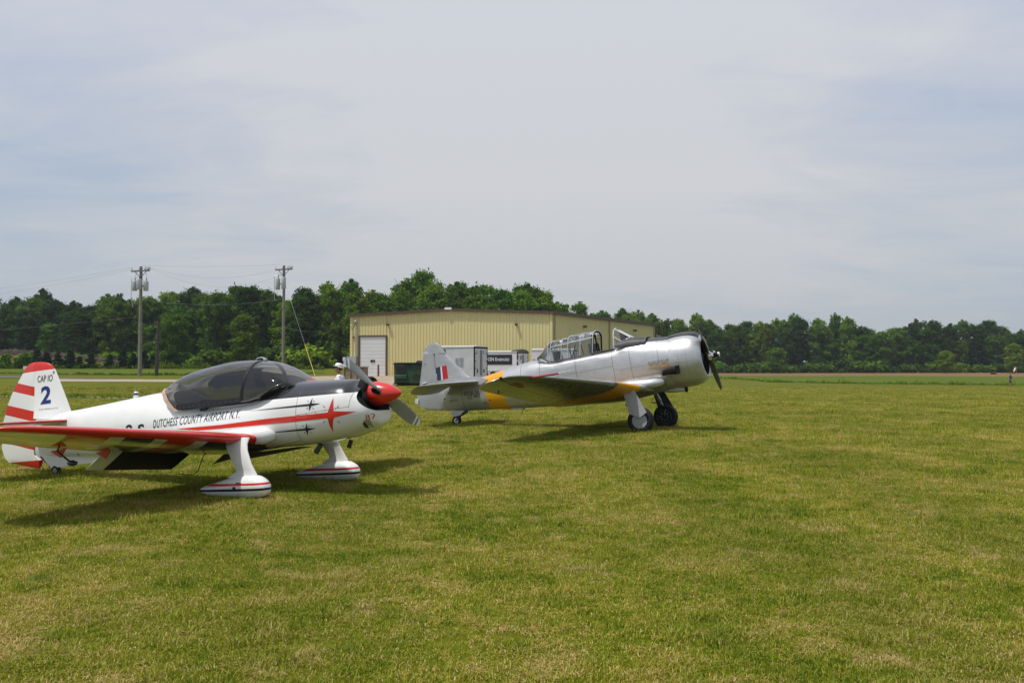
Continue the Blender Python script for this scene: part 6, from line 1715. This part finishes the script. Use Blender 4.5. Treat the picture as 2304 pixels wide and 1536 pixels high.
# tail gear
b = MB().prism([(-6.37, 0, .46), (-5.88, 0, .46), (-6.02, 0, .32), (-6.20, 0, .27), (-6.32, 0, .30)], (0, .12, 0)); b.build('tail_gear_fairing', M['silvertrim'], HR)
b = MB().tube([(-5.80, 0, .44), (-6.05, 0, .30), (-6.08, 0, .24)], .035, 8).tube([(-6.08, -.07, .26), (-6.16, -.07, .15)], .02, 6).tube([(-6.08, .07, .26), (-6.16, .07, .15)], .02, 6).tube([(-6.08, -.07, .26), (-6.08, .07, .26)], .022, 6); b.build('tail_gear_fork', M['dsteel'], HR)
w = MB().lathe([(-.04, .07), (-.05, .11), (-.04, .14), (0, .155), (.04, .14), (.05, .11), (.04, .07)], (-6.17, 0, .152), (0, 1, 0), 32).build('tail_wheel', M['rubber'], HR)
hbb = MB().lathe([(-.045, .0), (-.045, .075), (.045, .075), (.045, .0)], (-6.17, 0, .152), (0, 1, 0), 24, False, False).build('hub', M['white'], w)
MB().lathe([(0, .028), (.012, .02)], (-6.17, -.045, .152), (0, -1, 0), 12).build('hub_cap', M['dsteel'], w)
# rudder lower light and elevator balance
b = MB()
for k, z in enumerate((.76, .71, .66)): b.tube([(-7.50, -.03, z), (-7.62, -.04, z + .01)], [.022, .012], 6)
b.build('tail_lights', M['silvertrim'], HR)
b = MB().tube([(-7.35, -.05, 1.28), (-7.2, -.05, 1.29)], .02, 6); b.build('trim_fitting', M['silvertrim'], HR)
# lettering
M['ink2'] = mat('faded_black_lettering', (.018, .018, .02), .5)
side_text('lettering', 'ROYAL NAVY', -5.81, .905, -5.12, 1.02, .12, hbody, HR, M['ink2'], .004, off=.006, spacing=1.12)
side_text('lettering', 'EZ 407', -5.665, .80, -5.225, .885, .12, hbody, HR, M['ink2'], .004, off=.006, spacing=1.12)
side_text('lettering', 'N407EZ', -6.36, .70, -6.03, .75, .07, hbody, HR, mat('pale_lettering', (.16, .16, .16), .5), .0, off=.004)
side_text('small_marking', 'EZ', -6.34, .835, -6.22, .845, .018, hbody, HR, M['ink2'], .0, off=.004)
b = MB()
for x, z in ((-5.08, .70), (-6.55, .80), (-4.9, .80)): b.lathe([(0, .025), (.012, .02)], (x, hY(x, z), z), (0, -1, 0), 8)
b.build('access_plug', M['dark'], HR)

# ---- propeller
pr = bpy.data.objects.new('propeller', None); COL.objects.link(pr); pr.parent = HR
hc = Vector((1.543, 0, 2.075)); paxis = Vector((math.cos(R(9)), 0, math.sin(R(9))))
b = MB().lathe([(-.12, .10), (-.06, .115), (.03, .115), (.07, .08), (.12, .07), (.14, .045)], hc, paxis, 20); hub = b.build('hub', M['chrome'], pr, 40)
MB().lathe([(.12, .05), (.15, .06), (.26, .06), (.28, .05)], hc, paxis, 16).build('pitch_cylinder', M['dark'], pr)
MB().lathe([(.25, .064), (.29, .064), (.295, .03)], hc, paxis, 16).build('cylinder_cap', M['chrome'], pr)
bd = Vector((-.15, -.99, .96)).normalized()
cwd = paxis.cross(bd).normalized()
for sg in (1, -1):
    b = MB().lathe([(-.03, .05), (.03, .05)], hc + paxis * .13 + cwd * .09 * sg, Vector((.9, -.35, .35)), 14).build('counterweight', M['chrome'], pr)
    MB().lathe([(0, .075), (.10, .075), (.13, .06)], hc, bd * sg, 16).build('blade_socket', M['chrome'], pr)
M['blade'] = mat('black_blade_paint', (.028, .027, .024), .4, noise=(8, .2))
S3 = [(.08, .09, .8, 60), (.15, .12, .5, 50), (.25, .17, .22, 42), (.4, .195, .14, 33), (.55, .20, .10, 27), (.7, .185, .085, 23), (.82, .165, .08, 20), (.9, .14, .08, 19), (.935, .125, .08, 19), (.936, .125, .08, 19), (.97, .095, .08, 19), (.99, .06, .08, 19), (1, .03, .08, 19)]
M['tipy'] = mat('yellow_tip_paint', (.62, .42, .01), .4)
for sg in (1, -1):
    blade(hc, bd * sg, paxis, 1.385, S3, 'blade', [M['blade'], M['tipy']], pr, [(.936, 1.1, 1)])
